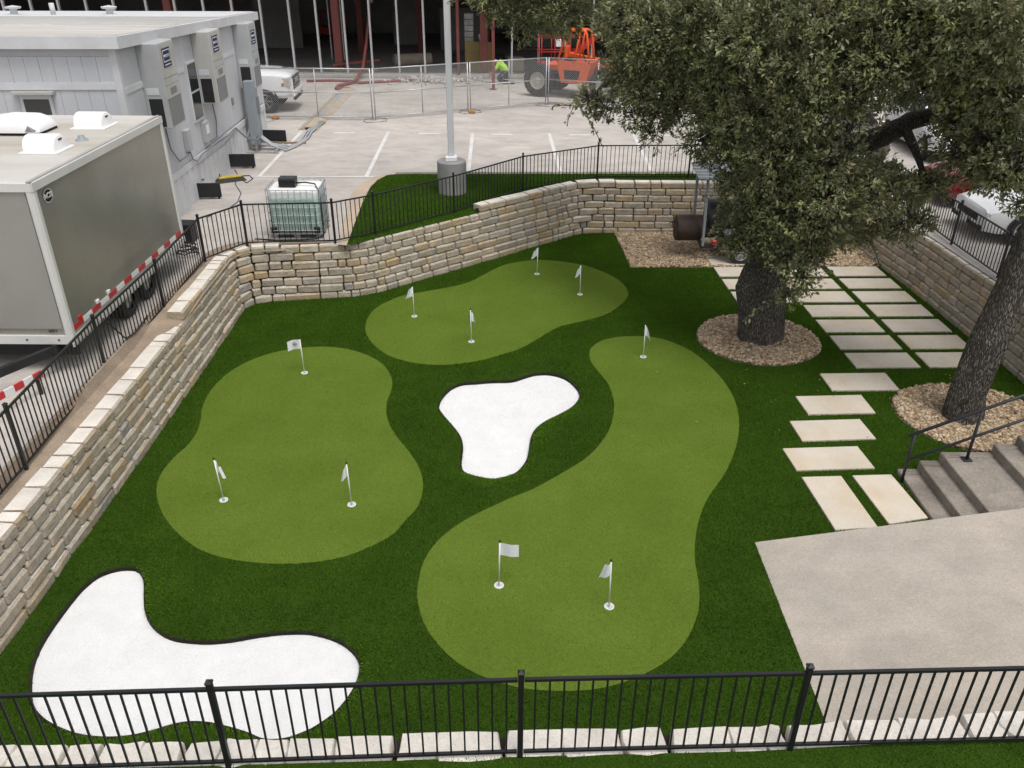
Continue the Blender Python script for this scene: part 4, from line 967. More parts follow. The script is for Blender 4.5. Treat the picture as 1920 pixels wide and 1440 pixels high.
# ================================================================== white modular office
OF = Vector((-7.86, 17.6, 0)); OE = Vector((-8.35, 28.3, 0)); oa = (OE-OF).normalized(); on = Vector((oa.y, -oa.x, 0))
OL, OW = 11.0, 8.5
orz = math.atan2(oa.y, oa.x)-math.pi/2
of = thing('office_trailer', 'white modular site office with vertical siding and wall-mounted cooling units', 'building', (OF.x, OF.y, LOT), orz)
# local frame: +y away from camera along the side wall, -x to the left; side wall at x=0
ztop = lambda y: 5.30-0.040*y-LOT
S0 = -0.35
def obox(name, mat, x0, x1, y0, y1, z0, z1, parent=of, b=0.0):
    m = MB()
    if b: m.bbox(((x0+x1)/2,(y0+y1)/2,(z0+z1)/2), (x1-x0,y1-y0,z1-z0), b)
    else: m.box(((x0+x1)/2,(y0+y1)/2,(z0+z1)/2), (x1-x0,y1-y0,z1-z0))
    return m.build(name, mat, parent, local=True)
MB().hexa([(-OW,S0+.03,.0),(-.03,S0+.03,.0),(-.03,OL-.03,.0),(-OW,OL-.03,.0),(-OW,S0+.03,ztop(S0)-.02),(-.03,S0+.03,ztop(S0)-.02),(-.03,OL-.03,ztop(OL)-.02),(-OW,OL-.03,ztop(OL)-.02)]).build('wall', MT['siding'], of, local=True)
# siding boards: side wall above the belt, end wall
zbelt = 1.02
nb = 27
for k in range(nb):
    a = S0+(OL-S0)*k/nb; b = S0+(OL-S0)*(k+1)/nb
    MB().hexa([(-.03,a+.003,zbelt),(0,a+.003,zbelt),(0,b-.003,zbelt),(-.03,b-.003,zbelt),(-.03,a+.003,ztop(a)-.12),(0,a+.003,ztop(a)-.12),(0,b-.003,ztop(b)-.12),(-.03,b-.003,ztop(b)-.12)]).build('siding_board', MT['siding'], of, local=True)
ne = 30
for k in range(ne):
    a = -0.12-k*0.28; b = a-0.28
    obox('siding_board', MT['siding'], b+.003, a-.003, S0, S0+.03, 0.5, ztop(S0)-.30)
obox('corner_board', MT['siding_trim'], -0.12, 0.014, S0-0.014, S0+0.12, 0.2, ztop(S0)-.12)
obox('corner_board', MT['siding_trim'], -0.12, 0.014, OL-0.12, OL+0.014, 0.2, ztop(OL)-.12)
obox('belt_trim', MT['siding_trim'], -8.4, -0.12, S0-0.022, S0+.01, ztop(S0)-0.92, ztop(S0)-0.79)
obox('belt_trim', MT['siding_trim'], -0.01, 0.018, S0+.12, 0.75, ztop(0)-1.02, ztop(0)-0.90)
obox('belt_trim', MT['siding_trim'], -0.01, 0.018, 2.2, 3.55, ztop(2)-1.02, ztop(2)-0.90)
obox('belt_trim', MT['siding_trim'], -0.01, 0.018, 6.0, 8.2, ztop(6)-1.02, ztop(6)-0.90)
MB().hexa([(-.01,S0,zbelt-.13),(.03,S0,zbelt-.13),(.03,OL,zbelt-.26),(-.01,OL,zbelt-.26),(-.01,S0,zbelt+.02),(.03,S0,zbelt+.02),(.03,OL,zbelt-.10),(-.01,OL,zbelt-.10)]).build('floor_trim', MT['siding_trim'], of, local=True)
for k in range(52):                                              # corrugated skirting
    a = S0+0.02+(OL-S0-0.04)*k/52; w_ = (OL-S0-0.04)/52
    MB().hexa([(-.03,a,.0),(.012 if k%2 else -.004,a,.0),(.012 if k%2 else -.004,a+w_,.0),(-.03,a+w_,.0),(-.03,a,.93),(.012 if k%2 else -.004,a,.93),(.012 if k%2 else -.004,a+w_,.93),(-.03,a+w_,.93)]).build('skirting_board', MT['siding_trim'], of, local=True)
# roof with fascia, seams and the raised far section
def rslab(name, mat, x0, x1, y0, y1, dz0, dz1, parent=of):
    return MB().hexa([(x0,y0,ztop(y0)+dz0),(x1,y0,ztop(y0)+dz0),(x1,y1,ztop(y1)+dz0),(x0,y1,ztop(y1)+dz0),(x0,y0,ztop(y0)+dz1),(x1,y0,ztop(y0)+dz1),(x1,y1,ztop(y1)+dz1),(x0,y1,ztop(y1)+dz1)]).build(name, mat, parent, local=True)
rfo = rslab('roof', MT['roof2'], -8.6, 0.12, S0-0.10, OL+0.10, 0.0, 0.07)
rslab('fascia', MT['siding_trim'], 0.06, 0.16, S0-0.17, OL+0.12, -0.15, 0.075)
rslab('fascia', MT['siding_trim'], -8.6, 0.06, S0-0.17, S0-0.08, -0.15, 0.078)
rslab('fascia', MT['siding_trim'], -8.6, 0.06, OL+0.04, OL+0.12, -0.18, 0.074)
rslab('roof_membrane', MT['roof'], -8.55, 0.05, S0-0.08, 3.4, 0.073, 0.082, rfo)
rslab('roof_seam', MT['siding_trim'], -8.55, 0.05, 3.4, 3.52, 0.07, 0.12, rfo)
rslab('roof_membrane', MT['siding_trim'], -8.55, 0.05, 7.4, OL+0.03, 0.073, 0.092, rfo)
for x, y in ((-3.6,8.9),(-6.2,8.6)):
    zz_ = ztop(y)+0.09; MB().lathe([(0.10,zz_),(0.10,zz_+.14),(0.20,zz_+.15),(0.22,zz_+.20),(0.0,zz_+.24)], (x,y,0), n=16).build('roof_vent', MT['siding_trim'], rfo, 'angle', local=True)
zz_ = ztop(8.2)+0.09; MB().cyl((-5.0,8.4,zz_), (-5.0,8.4,zz_+.3), 0.07, 12).build('roof_pipe', MT['siding_trim'], rfo, True, local=True)
# windows
def owin(y0, y1, z0, z1):
    w = obox('window', MT['siding_trim'], -0.01, 0.045, y0, y1, z0, z1)
    for a, b in ((z0+.05,(z0+z1)/2-.025),((z0+z1)/2+.025,z1-.05)): obox('pane', MT['glass'], 0.035, 0.052, y0+.06, y1-.06, a, b, w)
owin(3.62, 4.38, 1.76, 3.17)
ew = obox('window', MT['siding_trim'], -2.05, -1.42, S0-0.045, S0+.01, 2.30, 3.10)
obox('pane', MT['glass'], -1.98, -1.48, S0-0.052, S0-.03, 2.36, 3.02, ew)
obox('window_hood', MT['hvac'], -2.15, -1.33, S0-0.16, S0+.0, 3.12, 3.17, ew)
# cooling units
def hvac(y0, z1, mat, panel, wid=0.98, hgt=1.72, d=0.46):
    z0 = z1-hgt; y1 = y0+wid
    u = bpy.data.objects.new('cooling_unit', None); COL.objects.link(u); u.parent = of; u.location = (0,y0,z0); 
    L_ = lambda n, m, *a, **k: obox(n, m, *a, parent=u, **k)
    L_('cabinet', mat, 0.0, d, 0, wid, 0, hgt, b=0.012)
    L_('upper_panel', panel, d-.005, d+.012, .03, wid-.03, 1.02, hgt-.03)
    L_('middle_panel', panel, d-.005, d+.010, .03, wid-.03, 0.87, 1.005)
    g_ = L_('filter_panel', panel, d-.005, d+.012, .03, wid-.03, 0.60, 0.855); L_('grille', MT['grille'], d+.008, d+.016, .30, .70, .66, .80)
    L_('coil_grille', MT['grille'], d-.005, d+.012, .09, wid-.09, .05, .585)
    L_('side_intake', MT['dark'], 0.08, d-.10, -0.008, 0.004, .04, .62); L_('rating_plate', MT['siding_trim'], .06, .32, -0.008, 0.004, .70, .84)
    lb = L_('label', MT['blue'], d+.010, d+.018, .16, .66, 1.22, 1.60)
    def letters(txt, size, y, z):
        o_ = link('lettering', text_mesh(txt, size, 0.002), MT['refl_w'], u)
        o_.matrix_local = Matrix.Translation((d+.020, y, z)) @ Matrix(((0,0,1,0),(1,0,0,0),(0,1,0,0),(0,0,0,1)))
    letters('WILLSCOT', 0.078, .41, 1.44); letters('MODULAR TRAILERS', 0.038, .41, 1.265)
    for a in ((.19,.63,1.545,1.565),(.19,.63,1.325,1.345),(.19,.205,1.345,1.545),(.615,.63,1.345,1.545)): L_('label_border', MT['refl_w'], d+.016, d+.0205, *a)
hvac(0.72, 3.93, MT['hvac_d'], MT['hvac']); hvac(4.45, 3.79, MT['hvac'], MT['hvac'], 0.96); hvac(8.40, 3.62, MT['hvac_d'], MT['hvac_d'], 0.88, 1.80)
# junction boxes, conduits
jb = obox('junction_box', MT['hvac_d'], 0, 0.13, 2.60, 2.86, 1.28, 1.78, b=0.008); obox('junction_box', MT['hvac_d'], 0, 0.12, 4.05, 4.45, 1.18, 1.68, b=0.008)
obox('notice', MT['refl_w'], 0.12, 0.126, 4.12, 4.36, 1.38, 1.60)
for pts in ([(0.06,1.4,2.2),(0.06,1.5,1.6),(0.07,1.9,1.22),(0.06,2.6,1.2),(0.06,2.7,1.28)], [(0.06,2.75,1.28),(0.07,2.85,1.05),(0.08,3.1,0.92),(0.08,3.6,1.0),(0.08,4.6,0.98),(0.08,6.2,0.92),(0.09,6.9,0.98)],
            [(0.05,5.2,2.0),(0.05,5.3,1.5),(0.06,5.1,1.1),(0.07,4.5,1.12),(0.06,4.3,1.18)], [(0.10,3.1,0.86),(0.11,4.2,0.84),(0.12,5.5,0.82),(0.13,6.9,0.95)]):
    MB().tube(pts, 0.017, 6).build('conduit', MT['grey_pipe'], of, True, local=True)
obox('wall_socket', MT['grey_pipe'], 0, .04, 7.2, 7.34, 1.55, 1.75, b=0.006)
tubes = [[(0.10,6.9,.97),(0.25,7.2,.66),(0.35,7.8,.48),(0.36,8.2,.5)],[(0.10,6.9,.94),(0.3,7.3,.58),(0.42,7.9,.42),(0.42,8.25,.45)]]
for pts in tubes: MB().tube(pts, 0.026, 8).build('conduit', MT['grey_pipe'], of, True, local=True)

# electrical stand and cables to the site
EB = P(484,281,LOT); EB.x += 0.02
es_ = thing('electrical_stand', 'tall narrow grey electrical cabinet on a steel frame beside the white office', 'cabinet', EB)
MB().bbox((0,0,1.14), (0.26,0.46,1.86), 0.012).build('cabinet', MT['elec'], es_, local=True)
MB().bbox((0.135,0,1.14), (0.012,0.40,1.78), 0.004).build('door', MT['elec'], es_, local=True)
for y in (-.18,.18): MB().box((0,y,0.12), (0.06,0.05,0.22)).build('leg', MT['galv'], es_, local=True)
fb = MB()
for y in (-.45,.0,.45): fb.bar((-.5,y,.03), (.75,y,.03), 0.06, 0.05)
for x in (-.4,.65): fb.bar((x,-.5,.07), (x,.5,.07), 0.05, 0.04)
fb.build('base_frame', MT['galv'], es_, local=True)
MB().bar((-.38,-.2,.1), (-.12,-.2,.7), 0.05).build('brace', MT['galv'], es_, local=True); MB().bbox((.17,.05,1.35), (0.06,0.12,0.5), 0.01).build('meter_box', MT['grey_pipe'], es_, local=True)
for k, dx in enumerate((0,0.11,0.22)):
    pts = [EB+Vector((0.12,-.12+.1*k,.42)), EB+Vector((0.45,-.10+.08*k,.16)), P(536+dx*40,282-k*4,LOT+0.04), P(556+dx*45,274-k*3,LOT+0.04), P(567+dx*50,258,LOT+0.05), P(575+dx*46,246,LOT+0.06), P(600+dx*40,228,LOT+.06)]
    tag(MB().tube(pts, 0.036, 8).build('power_cable', MT['cable'], None, True), 'thick grey power cable between the electrical stand and the timber cable cover', 'cable', 'power cables by the office')
cr_ = thing('cable_ramp', 'long tan timber cable cover crossing the lot under the chain-link fence', 'cable cover', P(610,215,LOT))
ca, cb_ = P(578,244,LOT), P(652,168,LOT); d_ = (cb_-ca); s_ = Vector((d_.y,-d_.x,0)).normalized()
for k in range(5):
    a = ca+d_*(k/5)+d_.normalized()*.02; b = ca+d_*((k+1)/5)
    for sg in (-1, 1):
        m = MB(); o1, o2 = s_*sg*0.36, s_*sg*0.11; z = Vector((0,0,.11)); z0 = Vector((0,0,.012))
        m.hexa([a+o1,b+o1,b+o2,a+o2,a+o1+z0,b+o1+z0,b+o2+z,a+o2+z]); m.build('ramp_side', MT['cover'], cr_)
    MB().bar(a+Vector((0,0,.095)), b+Vector((0,0,.095)), 0.20, 0.02).build('lid', MT['cable'] if k % 2 else MT['cover'], cr_)
for q, w_ in ((P(547,270,LOT),0.9),): tag(MB().bar(q+Vector((-w_/2,0,.03)), q+Vector((w_/2,.05,.03)), 0.09, 0.06).build('timber', MT['wood'], None), 'short timber lying under the grey power cables', 'timber')
# black steel hitch beams and rubber ramp at the office foot
for i, (px, py, L_, rz) in enumerate(((432,316,1.45,0.06),(362,374,1.45,0.10),(508,268,1.05,-0.05))):
    c = P(px, py, LOT)
    h = thing('hitch_beam', ['black steel drawbar end standing below the office between its two taller boxes','black steel drawbar end at the office foot next to the cargo trailer','black steel drawbar end beyond the electrical stand'][i], 'drawbar', c, rz)
    MB().bbox((0,0,0.23), (L_,0.05,0.36), 0.008).build('face_plate', MT['dark'], h, local=True)
    MB().bar((-L_/2+.1,0.0,.16), (-L_/2+.25,0.75,.16), 0.07, 0.2).build('side_beam', MT['dark'], h, local=True); MB().bar((L_/2-.1,0.0,.16), (-L_/2+.35,0.75,.16), 0.07, 0.2).build('side_beam', MT['dark'], h, local=True)
    for x in (-L_/2+.08, L_/2-.08): MB().cyl((x,.03,0), (x,.03,.06), 0.03, 8).build('foot', MT['dark'], h, local=True)
    if i == 1: MB().bar((-.35,.5,.26), (.25,.42,.40), 0.05).build('handle', MT['grey_pipe'], h, local=True)
rr_ = P(424,338,LOT); rm = thing('rubber_ramp', 'black rubber cable ramp with a yellow lid lying askew by the office', 'ramp', rr_, 0.55)
MB().hexa([(-.5,-.3,0),(.5,-.3,0),(.5,.3,0),(-.5,.3,0),(-.45,-.08,.07),(.45,-.08,.07),(.45,.08,.07),(-.45,.08,.07)]).build('base', MT['rubber'], rm, local=True)
MB().box((.12,-.0,.082), (.62,.17,.02)).build('lid', MT['yellow'], rm, local=True); MB().bar((-.7,.1,.03), (-.1,.2,.10), 0.05, 0.08).build('end_piece', MT['rubber'], rm, local=True)
crd = [P(*q, LOT+0.012) for q in ((440,318),(447,330),(441,345),(452,362),(446,378),(430,390),(405,398),(388,408))]
tag(MB().tube(crd, 0.010, 5).build('extension_cord', MT['blue'], None, True), 'thin dark violet cord winding over the concrete towards the fence corner', 'cord')
crd = [P(*q, LOT+0.012) for q in ((452,330),(468,329),(474,335),(463,343),(452,336))]
tag(MB().tube(crd, 0.014, 5).build('cord_loop', MT['rubber'], None, True), 'small loop of black cord on the concrete by the rubber ramp', 'cord')
for k, (px, py, r0) in enumerate(((338,470,.32),(352,478,.22))):
    c = P(px, py, LOT); pts = []
    for t in np.linspace(0, 4*math.pi, 40): pts.append(c+Vector((r0*(1+.12*math.sin(3*t))*math.cos(t), r0*.8*math.sin(t), .02+.012*t+0.02*math.sin(5*t))))
    tag(MB().tube(pts, 0.013, 5).build('cable_coil', MT['rubber'], None, True), ['wide coil of black cable on the ground behind the fence at the trailer end','small coil of black cable next to the wide coil behind the fence'][k], 'cable coil')
tag(MB().bbox(P(340,458,LOT)+Vector((0,0.2,0.22)), (0.5,0.35,0.44), 0.02).build('battery_box', MT['blackbag'], None), 'black box standing behind the fence at the far end of the cargo trailer', 'box')
# ================================================================== building under construction
BY = 41.1
bd = thing('unfinished_building', 'long open building under construction with pale mullions and red steel columns', 'building', (-4,BY,LOT))
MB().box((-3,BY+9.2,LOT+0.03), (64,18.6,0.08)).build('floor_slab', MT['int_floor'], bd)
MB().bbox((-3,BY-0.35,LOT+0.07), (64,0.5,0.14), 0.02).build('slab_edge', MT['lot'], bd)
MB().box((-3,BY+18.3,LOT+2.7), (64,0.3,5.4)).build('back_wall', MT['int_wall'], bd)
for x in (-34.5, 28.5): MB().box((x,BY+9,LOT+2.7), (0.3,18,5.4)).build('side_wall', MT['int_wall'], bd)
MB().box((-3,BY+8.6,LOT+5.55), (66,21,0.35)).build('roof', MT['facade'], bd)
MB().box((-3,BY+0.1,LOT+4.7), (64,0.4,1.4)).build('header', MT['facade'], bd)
stx = [-33.4+1.26*k for k in range(13)]+[-16.8,-15.5,-14.2,-12.9,-11.61,-10.31,-9.085,-7.83,-6.65,-5.39,-4.18]+[-0.1+1.24*k for k in range(16)]
for x in stx: MB().box((x,BY,LOT+2.07), (0.085,0.14,4.0)).build('mullion', MT['stud'], bd)
MB().bar((-34,BY+0.0,LOT+0.11), (28,BY+0.0,LOT+0.11), 0.12, 0.07).build('sill_channel', MT['stud'], bd)
def ibeam(x, y, w, z1, par, name='steel_column', z0=LOT+0.07):
    m = MB(); m.box((x,y,(z0+z1)/2), (w*0.12,w*0.8,z1-z0)); m.box((x,y-w*.45,(z0+z1)/2), (w,w*0.12,z1-z0)); m.box((x,y+w*.45,(z0+z1)/2), (w,w*.12,z1-z0))
    m.build(name, MT['redsteel'], par)
for x, y, w in ((-8.30,BY+0.55,0.34),(-1.42,BY+0.5,0.34),(5.6,BY+.5,.34),(12.5,BY+.5,.34),(-14.9,BY+6.5,.3),(-16,BY+.5,.34),(-24,BY+.5,.34),(-8.4,BY+7.5,.3),(-5.2,BY+8,.28),(-1.5,BY+7.5,.3),(5.5,BY+7.5,.3)): ibeam(x, y, w, LOT+5.3, bd)
for x, y in ((-2.58,BY-0.5),(-0.89,BY-3.6)):
    MB().box((x,y,LOT+2.5), (0.13,0.13,5.0)).build('post', MT['redsteel'], bd); MB().box((x,y,LOT+0.01), (0.3,0.3,0.02)).build('base_plate', MT['redsteel'], bd)
for y in (BY+0.6, BY+7.5, BY+13): MB().box((-3,y,LOT+5.1), (63,0.18,0.4)).build('steel_beam', MT['redsteel'], bd)
for x, w_, h_, y in ((-13.5,2.6,2.6,BY+10),(-6.3,1.8,3.4,BY+12),(-3.0,2.4,2.2,BY+9.5),(2.5,3.0,3.0,BY+11)):
    MB().box((x,y,LOT+.07+h_/2), (w_,0.2,h_)).build('partition', MT['int_wall'], bd)
for x in (-9.6,-9.4,-8.95): MB().box((x,BY+5.2,LOT+1.9), (0.05,0.09,3.7)).build('inner_stud', MT['stud'], bd)
MB().tube([(-6.75,BY+1.1,LOT+5.2),(-6.75,BY+1.1,LOT+3.1)], 0.14, 12).build('duct', MT['galv'], bd, True)
# ochre boarded panel and block pier by the red columns
MB().box((-1.72,BY+1.0,LOT+0.75), (1.25,0.12,1.35)).build('boarded_panel', MT['yellowwood'], bd)
for k in range(10): MB().box((-2.15,BY+1.35,LOT+0.18+k*0.26), (0.42,0.4,0.235)).build('block', MT['rubble'], bd)
# interior odds and ends
tb_ = thing('cardboard_tube', 'large round cardboard column form lying on the building floor', 'tube', (-5.1,BY+2.9,LOT+0.07))
m = MB(); m.lathe([(0.30,-.95),(0.30,.95),(0.27,.95),(0.27,-.95),(0.30,-.95)], (0,0,.30), 'X', 24); m.build('shell', MT['card'], tb_, 'angle', local=True); tb_.rotation_euler = (0,0,.35)
tag(MB().bbox((-2.95,BY+2.6,LOT+.07+.3), (.42,.4,.6), .05).build('bucket', MT['dark'], None), 'dark bin standing inside the building near the red post', 'bin')
sl = thing('scissor_lift', 'red lift platform parked deep inside the dark building', 'lift', (-11.2,BY+14,LOT+.07))
MB().bbox((0,0,.55), (1.7,.8,.5), .04).build('chassis', MT['red'], sl, local=True)
for x in (-.6,.6):
    for y in (-.4,.4): MB().lathe([(0.0,-.06),(.2,-.06),(.2,.06),(0.0,.06)], (x,y,.2), 'Y', 16).build('wheel', MT['tyre'], sl, local=True)
for x in (-.8,0,.8): MB().box((x,-.38,1.2), (.05,.05,.85)).build('guard_post', MT['red'], sl, local=True); MB().box((x,.38,1.2), (.05,.05,.85)).build('guard_post', MT['red'], sl, local=True)
for y in (-.38,.38): MB().box((0,y,1.62), (1.65,.05,.05)).build('guard_rail', MT['red'], sl, local=True)
# clutter in front of the building
rb = thing('rebar_bundle', 'bundle of rusty red steel bars lying on the concrete before the building', 'steel bars', P(740,151,LOT))
for k in range(14):
    a = P(668+random.uniform(-6,6), 156+random.uniform(-3,1), LOT+0.03+0.02*(k%3)); b = P(778+random.uniform(-8,6), 150+random.uniform(-2,2), LOT+0.03+0.02*(k%3))
    MB().tube([a, b], 0.022, 5).build('bar', MT['hose'], rb)
hz = [Vector((-6.65,BY+.6,LOT+4.4)), Vector((-6.72,BY+.4,LOT+2.6)), Vector((-6.9,BY+.1,LOT+1.4)), Vector((-7.05,BY-.4,LOT+.45)), P(668,150,LOT+.12), P(652,157,LOT+.07), P(634,161,LOT+.06), P(630,166,LOT+.06), P(655,166,LOT+.06)]
tag(MB().tube(hz, 0.075, 10).build('hose', MT['hose'], None, True), 'red hose hanging from the building header and trailing over the concrete', 'hose')
tag(MB().tube([P(575,152,LOT+.05), P(620,151,LOT+.05), P(660,152,LOT+.05)], 0.06, 8).build('pipe', MT['hose'], None, True), 'long rusty red pipe lying behind the white pickup', 'pipe')
tl = thing('timber_stack', 'low stack of boards and a red beam on the slab by the red column', 'timber', (-7.4,BY+.6,LOT+.14))
for k in range(5): MB().box((random.uniform(-.1,.1)-.2,.15*k-.3,.05+.04*(k%2)), (2.1,.14,.07)).build('board', MT['wood'], tl, local=True)
MB().bar((-1.2,-.3,.3), (1.0,.1,.5), .16, .1).build('beam', MT['redsteel'], tl, local=True)
rub = bpy.data.objects.new
r5 = np.random.default_rng(77); U, Fi = ico
n = 420; ang = r5.uniform(0, 6.28, n); rad = np.abs(r5.normal(0, .5, n)); c0 = P(812,152,LOT)
px_ = c0.x+rad*np.cos(ang)*2.2; py_ = c0.y+rad*np.sin(ang)*1.3; hz_ = .16*np.exp(-rad*1.6)*r5.uniform(.2,1,n)
sc_ = r5.uniform(.03,.11,(n,1))*r5.uniform(.6,1.2,(n,3)); jt = 1+.25*r5.uniform(-1,1,(n,len(U),1))
V = U[None]*sc_[:,None,:]*jt+np.stack([px_,py_,LOT+.02+hz_],-1)[:,None,:]
tint = np.array([(.42,.40,.38)])*r5.uniform(.7,1.3,(n,1))
ro_ = stuff(link('rubble', np_mesh('rubble', V.reshape(-1,3), (Fi[None]+(np.arange(n)*len(U))[:,None,None]).reshape(-1,3), np.repeat(tint,len(Fi),0)), MT['gravel']))
ro_['label'] = 'heap of broken grey concrete rubble in front of the building'; ro_['category'] = 'rubble'
for i, (px, py, w_) in enumerate(((930,118,1.6),(1010,96,2.6))):
    c = P(px, py, LOT); s_ = thing('plank_pile', ['pile of pale planks lying behind the kneeling worker','pile of long planks lying behind the red work platform'][i], 'planks', c)
    for k in range(4): MB().box((random.uniform(-.1,.1),.17*k,.04+.05*(k%2)), (w_,.15,.05)).build('plank', MT['wood'], s_, local=True)
for k in range(2):
    c = P(915+4*k, 128, LOT); tag(MB().bar(c, c+Vector((-.45-.1*k,.7,1.5)), .10, .03).build('leaning_board', MT['refl_w'], None), ['white board leaning against the red post','second white board leaning against the red post'][k], 'board')
wc = thing('work_crate', 'brown cardboard crate on a pallet near the kneeling worker', 'crate', P(966,136,LOT), .2)
MB().bbox((0,0,.40), (.75,.65,.62), .02).build('box', MT['card'], wc, local=True)
for x in (-.3,0,.3): MB().box((x,0,.05), (.1,.7,.08)).build('pallet_board', MT['wood'], wc, local=True)
gc = thing('hand_cart', 'black tool cart loaded with gear behind the kneeling worker', 'cart', P(940,133,LOT), -.2)
MB().bbox((0,0,.42), (.9,.5,.12), .02).build('tray', MT['dark'], gc, local=True); MB().bbox((-.1,0,.62), (.5,.35,.26), .03).build('tool_bag', MT['blackbag'], gc, local=True)
for x in (-.35,.35):
    for y in (-.22,.22): MB().lathe([(0,-.03),(.16,-.03),(.16,.03),(0,.03)], (x,y,.16), 'Y', 14).build('wheel', MT['tyre'], gc, local=True)
MB().tube([(.42,-.2,.45),(.62,-.2,.95),(.62,.2,.95),(.42,.2,.45)], .018, 6).build('handle', MT['dark'], gc, True, local=True)
for x in (-.35,.35):
    for y in (-.2,.2): MB().box((x,y,.27), (.04,.04,.22)).build('leg', MT['dark'], gc, local=True)

# ================================================================== kneeling worker in a lime shirt
def skin_body(verts, edges, radii, name, mat, parent, root=0):
    me = bpy.data.meshes.new(name); me.from_pydata(verts, edges, []); o = bpy.data.objects.new(name, me); COL.objects.link(o)
    o.modifiers.new('skin', 'SKIN'); o.modifiers.new('sub', 'SUBSURF').levels = 1
    for i, r in enumerate(radii): me.skin_vertices[0].data[i].radius = (r, r) if not hasattr(r, '__len__') else r
    me.skin_vertices[0].data[root].use_root = True
    bpy.context.view_layer.update()
    m2 = bpy.data.meshes.new_from_object(o.evaluated_get(bpy.context.evaluated_depsgraph_get())); bpy.data.objects.remove(o)
    m2.materials.clear(); m2.materials.append(mat); m2.shade_smooth(); m2.name = name
    return link(name, m2, None, parent)
wk = thing('person', 'worker in a lime shirt and dark trousers kneeling and bent over the ground', 'person', P(946,157,LOT), 0.0)
# faces -x, kneeling with torso bent forward, hands on the ground
B_ = [(0.10,0,.42),(0.02,0,.60),(-.14,0,.80),(-.30,0,.92),(-.40,0,.97),(-.52,0,1.0),(-.60,0,.97),
      (-.26,.18,.88),(-.40,.23,.62),(-.62,.17,.42),(-.70,.14,.36),(-.26,-.18,.88),(-.40,-.23,.62),(-.62,-.17,.40),(-.70,-.14,.34),
      (.08,.11,.40),(-.28,.15,.30),(-.14,.15,.10),(.22,.14,.07),(.36,.14,.05),(.08,-.11,.40),(-.30,-.15,.28),(-.16,-.15,.09),(.20,-.14,.07),(.34,-.14,.05)]
E_ = [(0,1),(1,2),(2,3),(3,4),(4,5),(5,6),(3,7),(7,8),(8,9),(9,10),(3,11),(11,12),(12,13),(13,14),(0,15),(15,16),(16,17),(17,18),(18,19),(0,20),(20,21),(21,22),(22,23),(23,24)]
R_ = [.15,.15,.17,.15,.065,.105,.085,.075,.052,.042,.045,.075,.052,.042,.045,.10,.078,.062,.05,.045,.10,.078,.062,.05,.045]
skin_body(B_, E_, R_, 'body', MT['skin'], wk)
skin_body([B_[i] for i in (1,2,3,7,8,11,12)]+[(0.10,0,.47)], [(7,0),(0,1),(1,2),(2,3),(3,4),(2,5),(5,6)], [.165,.185,.165,.095,.072,.095,.072,.165], 'shirt', MT['hivis'], wk, 1)
skin_body([B_[i] for i in (0,15,16,17,18,20,21,22,23)], [(0,1),(1,2),(2,3),(3,4),(0,5),(5,6),(6,7),(7,8)], [.168,.118,.095,.078,.066,.118,.095,.078,.066], 'trousers', MT['denim'], wk)
skin_body([(-.47,0,1.04),(-.53,0,1.07),(-.60,0,1.05)], [(0,1),(1,2)], [.09,.105,.085], 'hair', MT['hair'], wk)
for y in (-.14,.14): MB().bbox((.36,y,.05), (.20,.10,.09), .03).build('boot', MT['dark'], wk, local=True)

# ================================================================== temporary chain-link fence panels
CP = [P(*q, LOT) for q in ((494,224),(702,226),(880,210),(1025,197),(1215,209),(1410,216),(1600,222))]
def chain_panel(a, b, label, k):
    d = b-a; L_ = d.length; rz = math.atan2(d.y, d.x)
    f = thing('chain_link_panel', label, 'fence', a, rz, 'temporary chain-link panels before the building'); h = 1.78; g_ = 0.05
    for x in (g_, L_/2, L_-g_): MB().cyl((x,0,.02 if x != L_/2 else .12), (x,0,h), 0.024 if x != L_/2 else .018, 8).build('post', MT['galv'], f, True, local=True)
    for z in (.12, .96, h-.02): MB().cyl((g_,0,z), (L_-g_,0,z), 0.021 if z > .2 else .016, 8).build('rail', MT['galv'], f, True, local=True)
    m = MB(); st_ = .075; H_ = h-.14; n_ = int((L_+H_)/st_)
    for i in range(n_):                                          # woven wires, both diagonals
        for sg in (1, -1):
            x0 = -H_+i*st_; p0, p1 = [x0, 0.], [x0+H_, H_]
            if x0 < g_: p0 = [g_, g_-x0]
            if p1[0] > L_-g_: p1 = [L_-g_, L_-g_-x0]
            if p1[0]-p0[0] < .02: continue
            A = [(p0[0], p0[1]), (p1[0], p1[1])]
            if sg < 0: A = [(L_-q[0], q[1]) for q in A]
            q0_, q1_ = (Vector((q[0], .004*sg, .12+q[1])) for q in A); t = (q1_-q0_).normalized(); s_ = Vector((-t.z,0,t.x))*.0034
            m.add([q0_+s_, q0_-s_, q1_-s_, q1_+s_, q0_+Vector((0,.004,0)), q1_+Vector((0,.004,0))], [(0,1,2,3),(1,4,5,2),(4,0,3,5)])
    stuff(m.build('wire_mesh', MT['galv'], f, local=True, fix=False))
    loop = [(g_-.42,-.3,.02),(g_+.3,-.32,.02),(g_+.42,0,.02),(g_+.3,.32,.02),(g_-.3,.3,.02),(g_-.45,0,.02),(g_-.42,-.3,.02)]
    MB().tube(loop, .018, 6).build('foot', MT['galv'], f, True, local=True)
labs = ['chain-link panel in front of the white pickup, next to the white office','chain-link panel crossed by the cable cover end, facing the rusty steel bars','chain-link panel in front of the kneeling worker','chain-link panel in front of the orange telehandler','chain-link panel behind the oak crown next to the telehandler panel','chain-link panel behind the oak crown farthest from the office']
for k in range(len(CP)-1): chain_panel(CP[k], CP[k+1], labs[k], k)
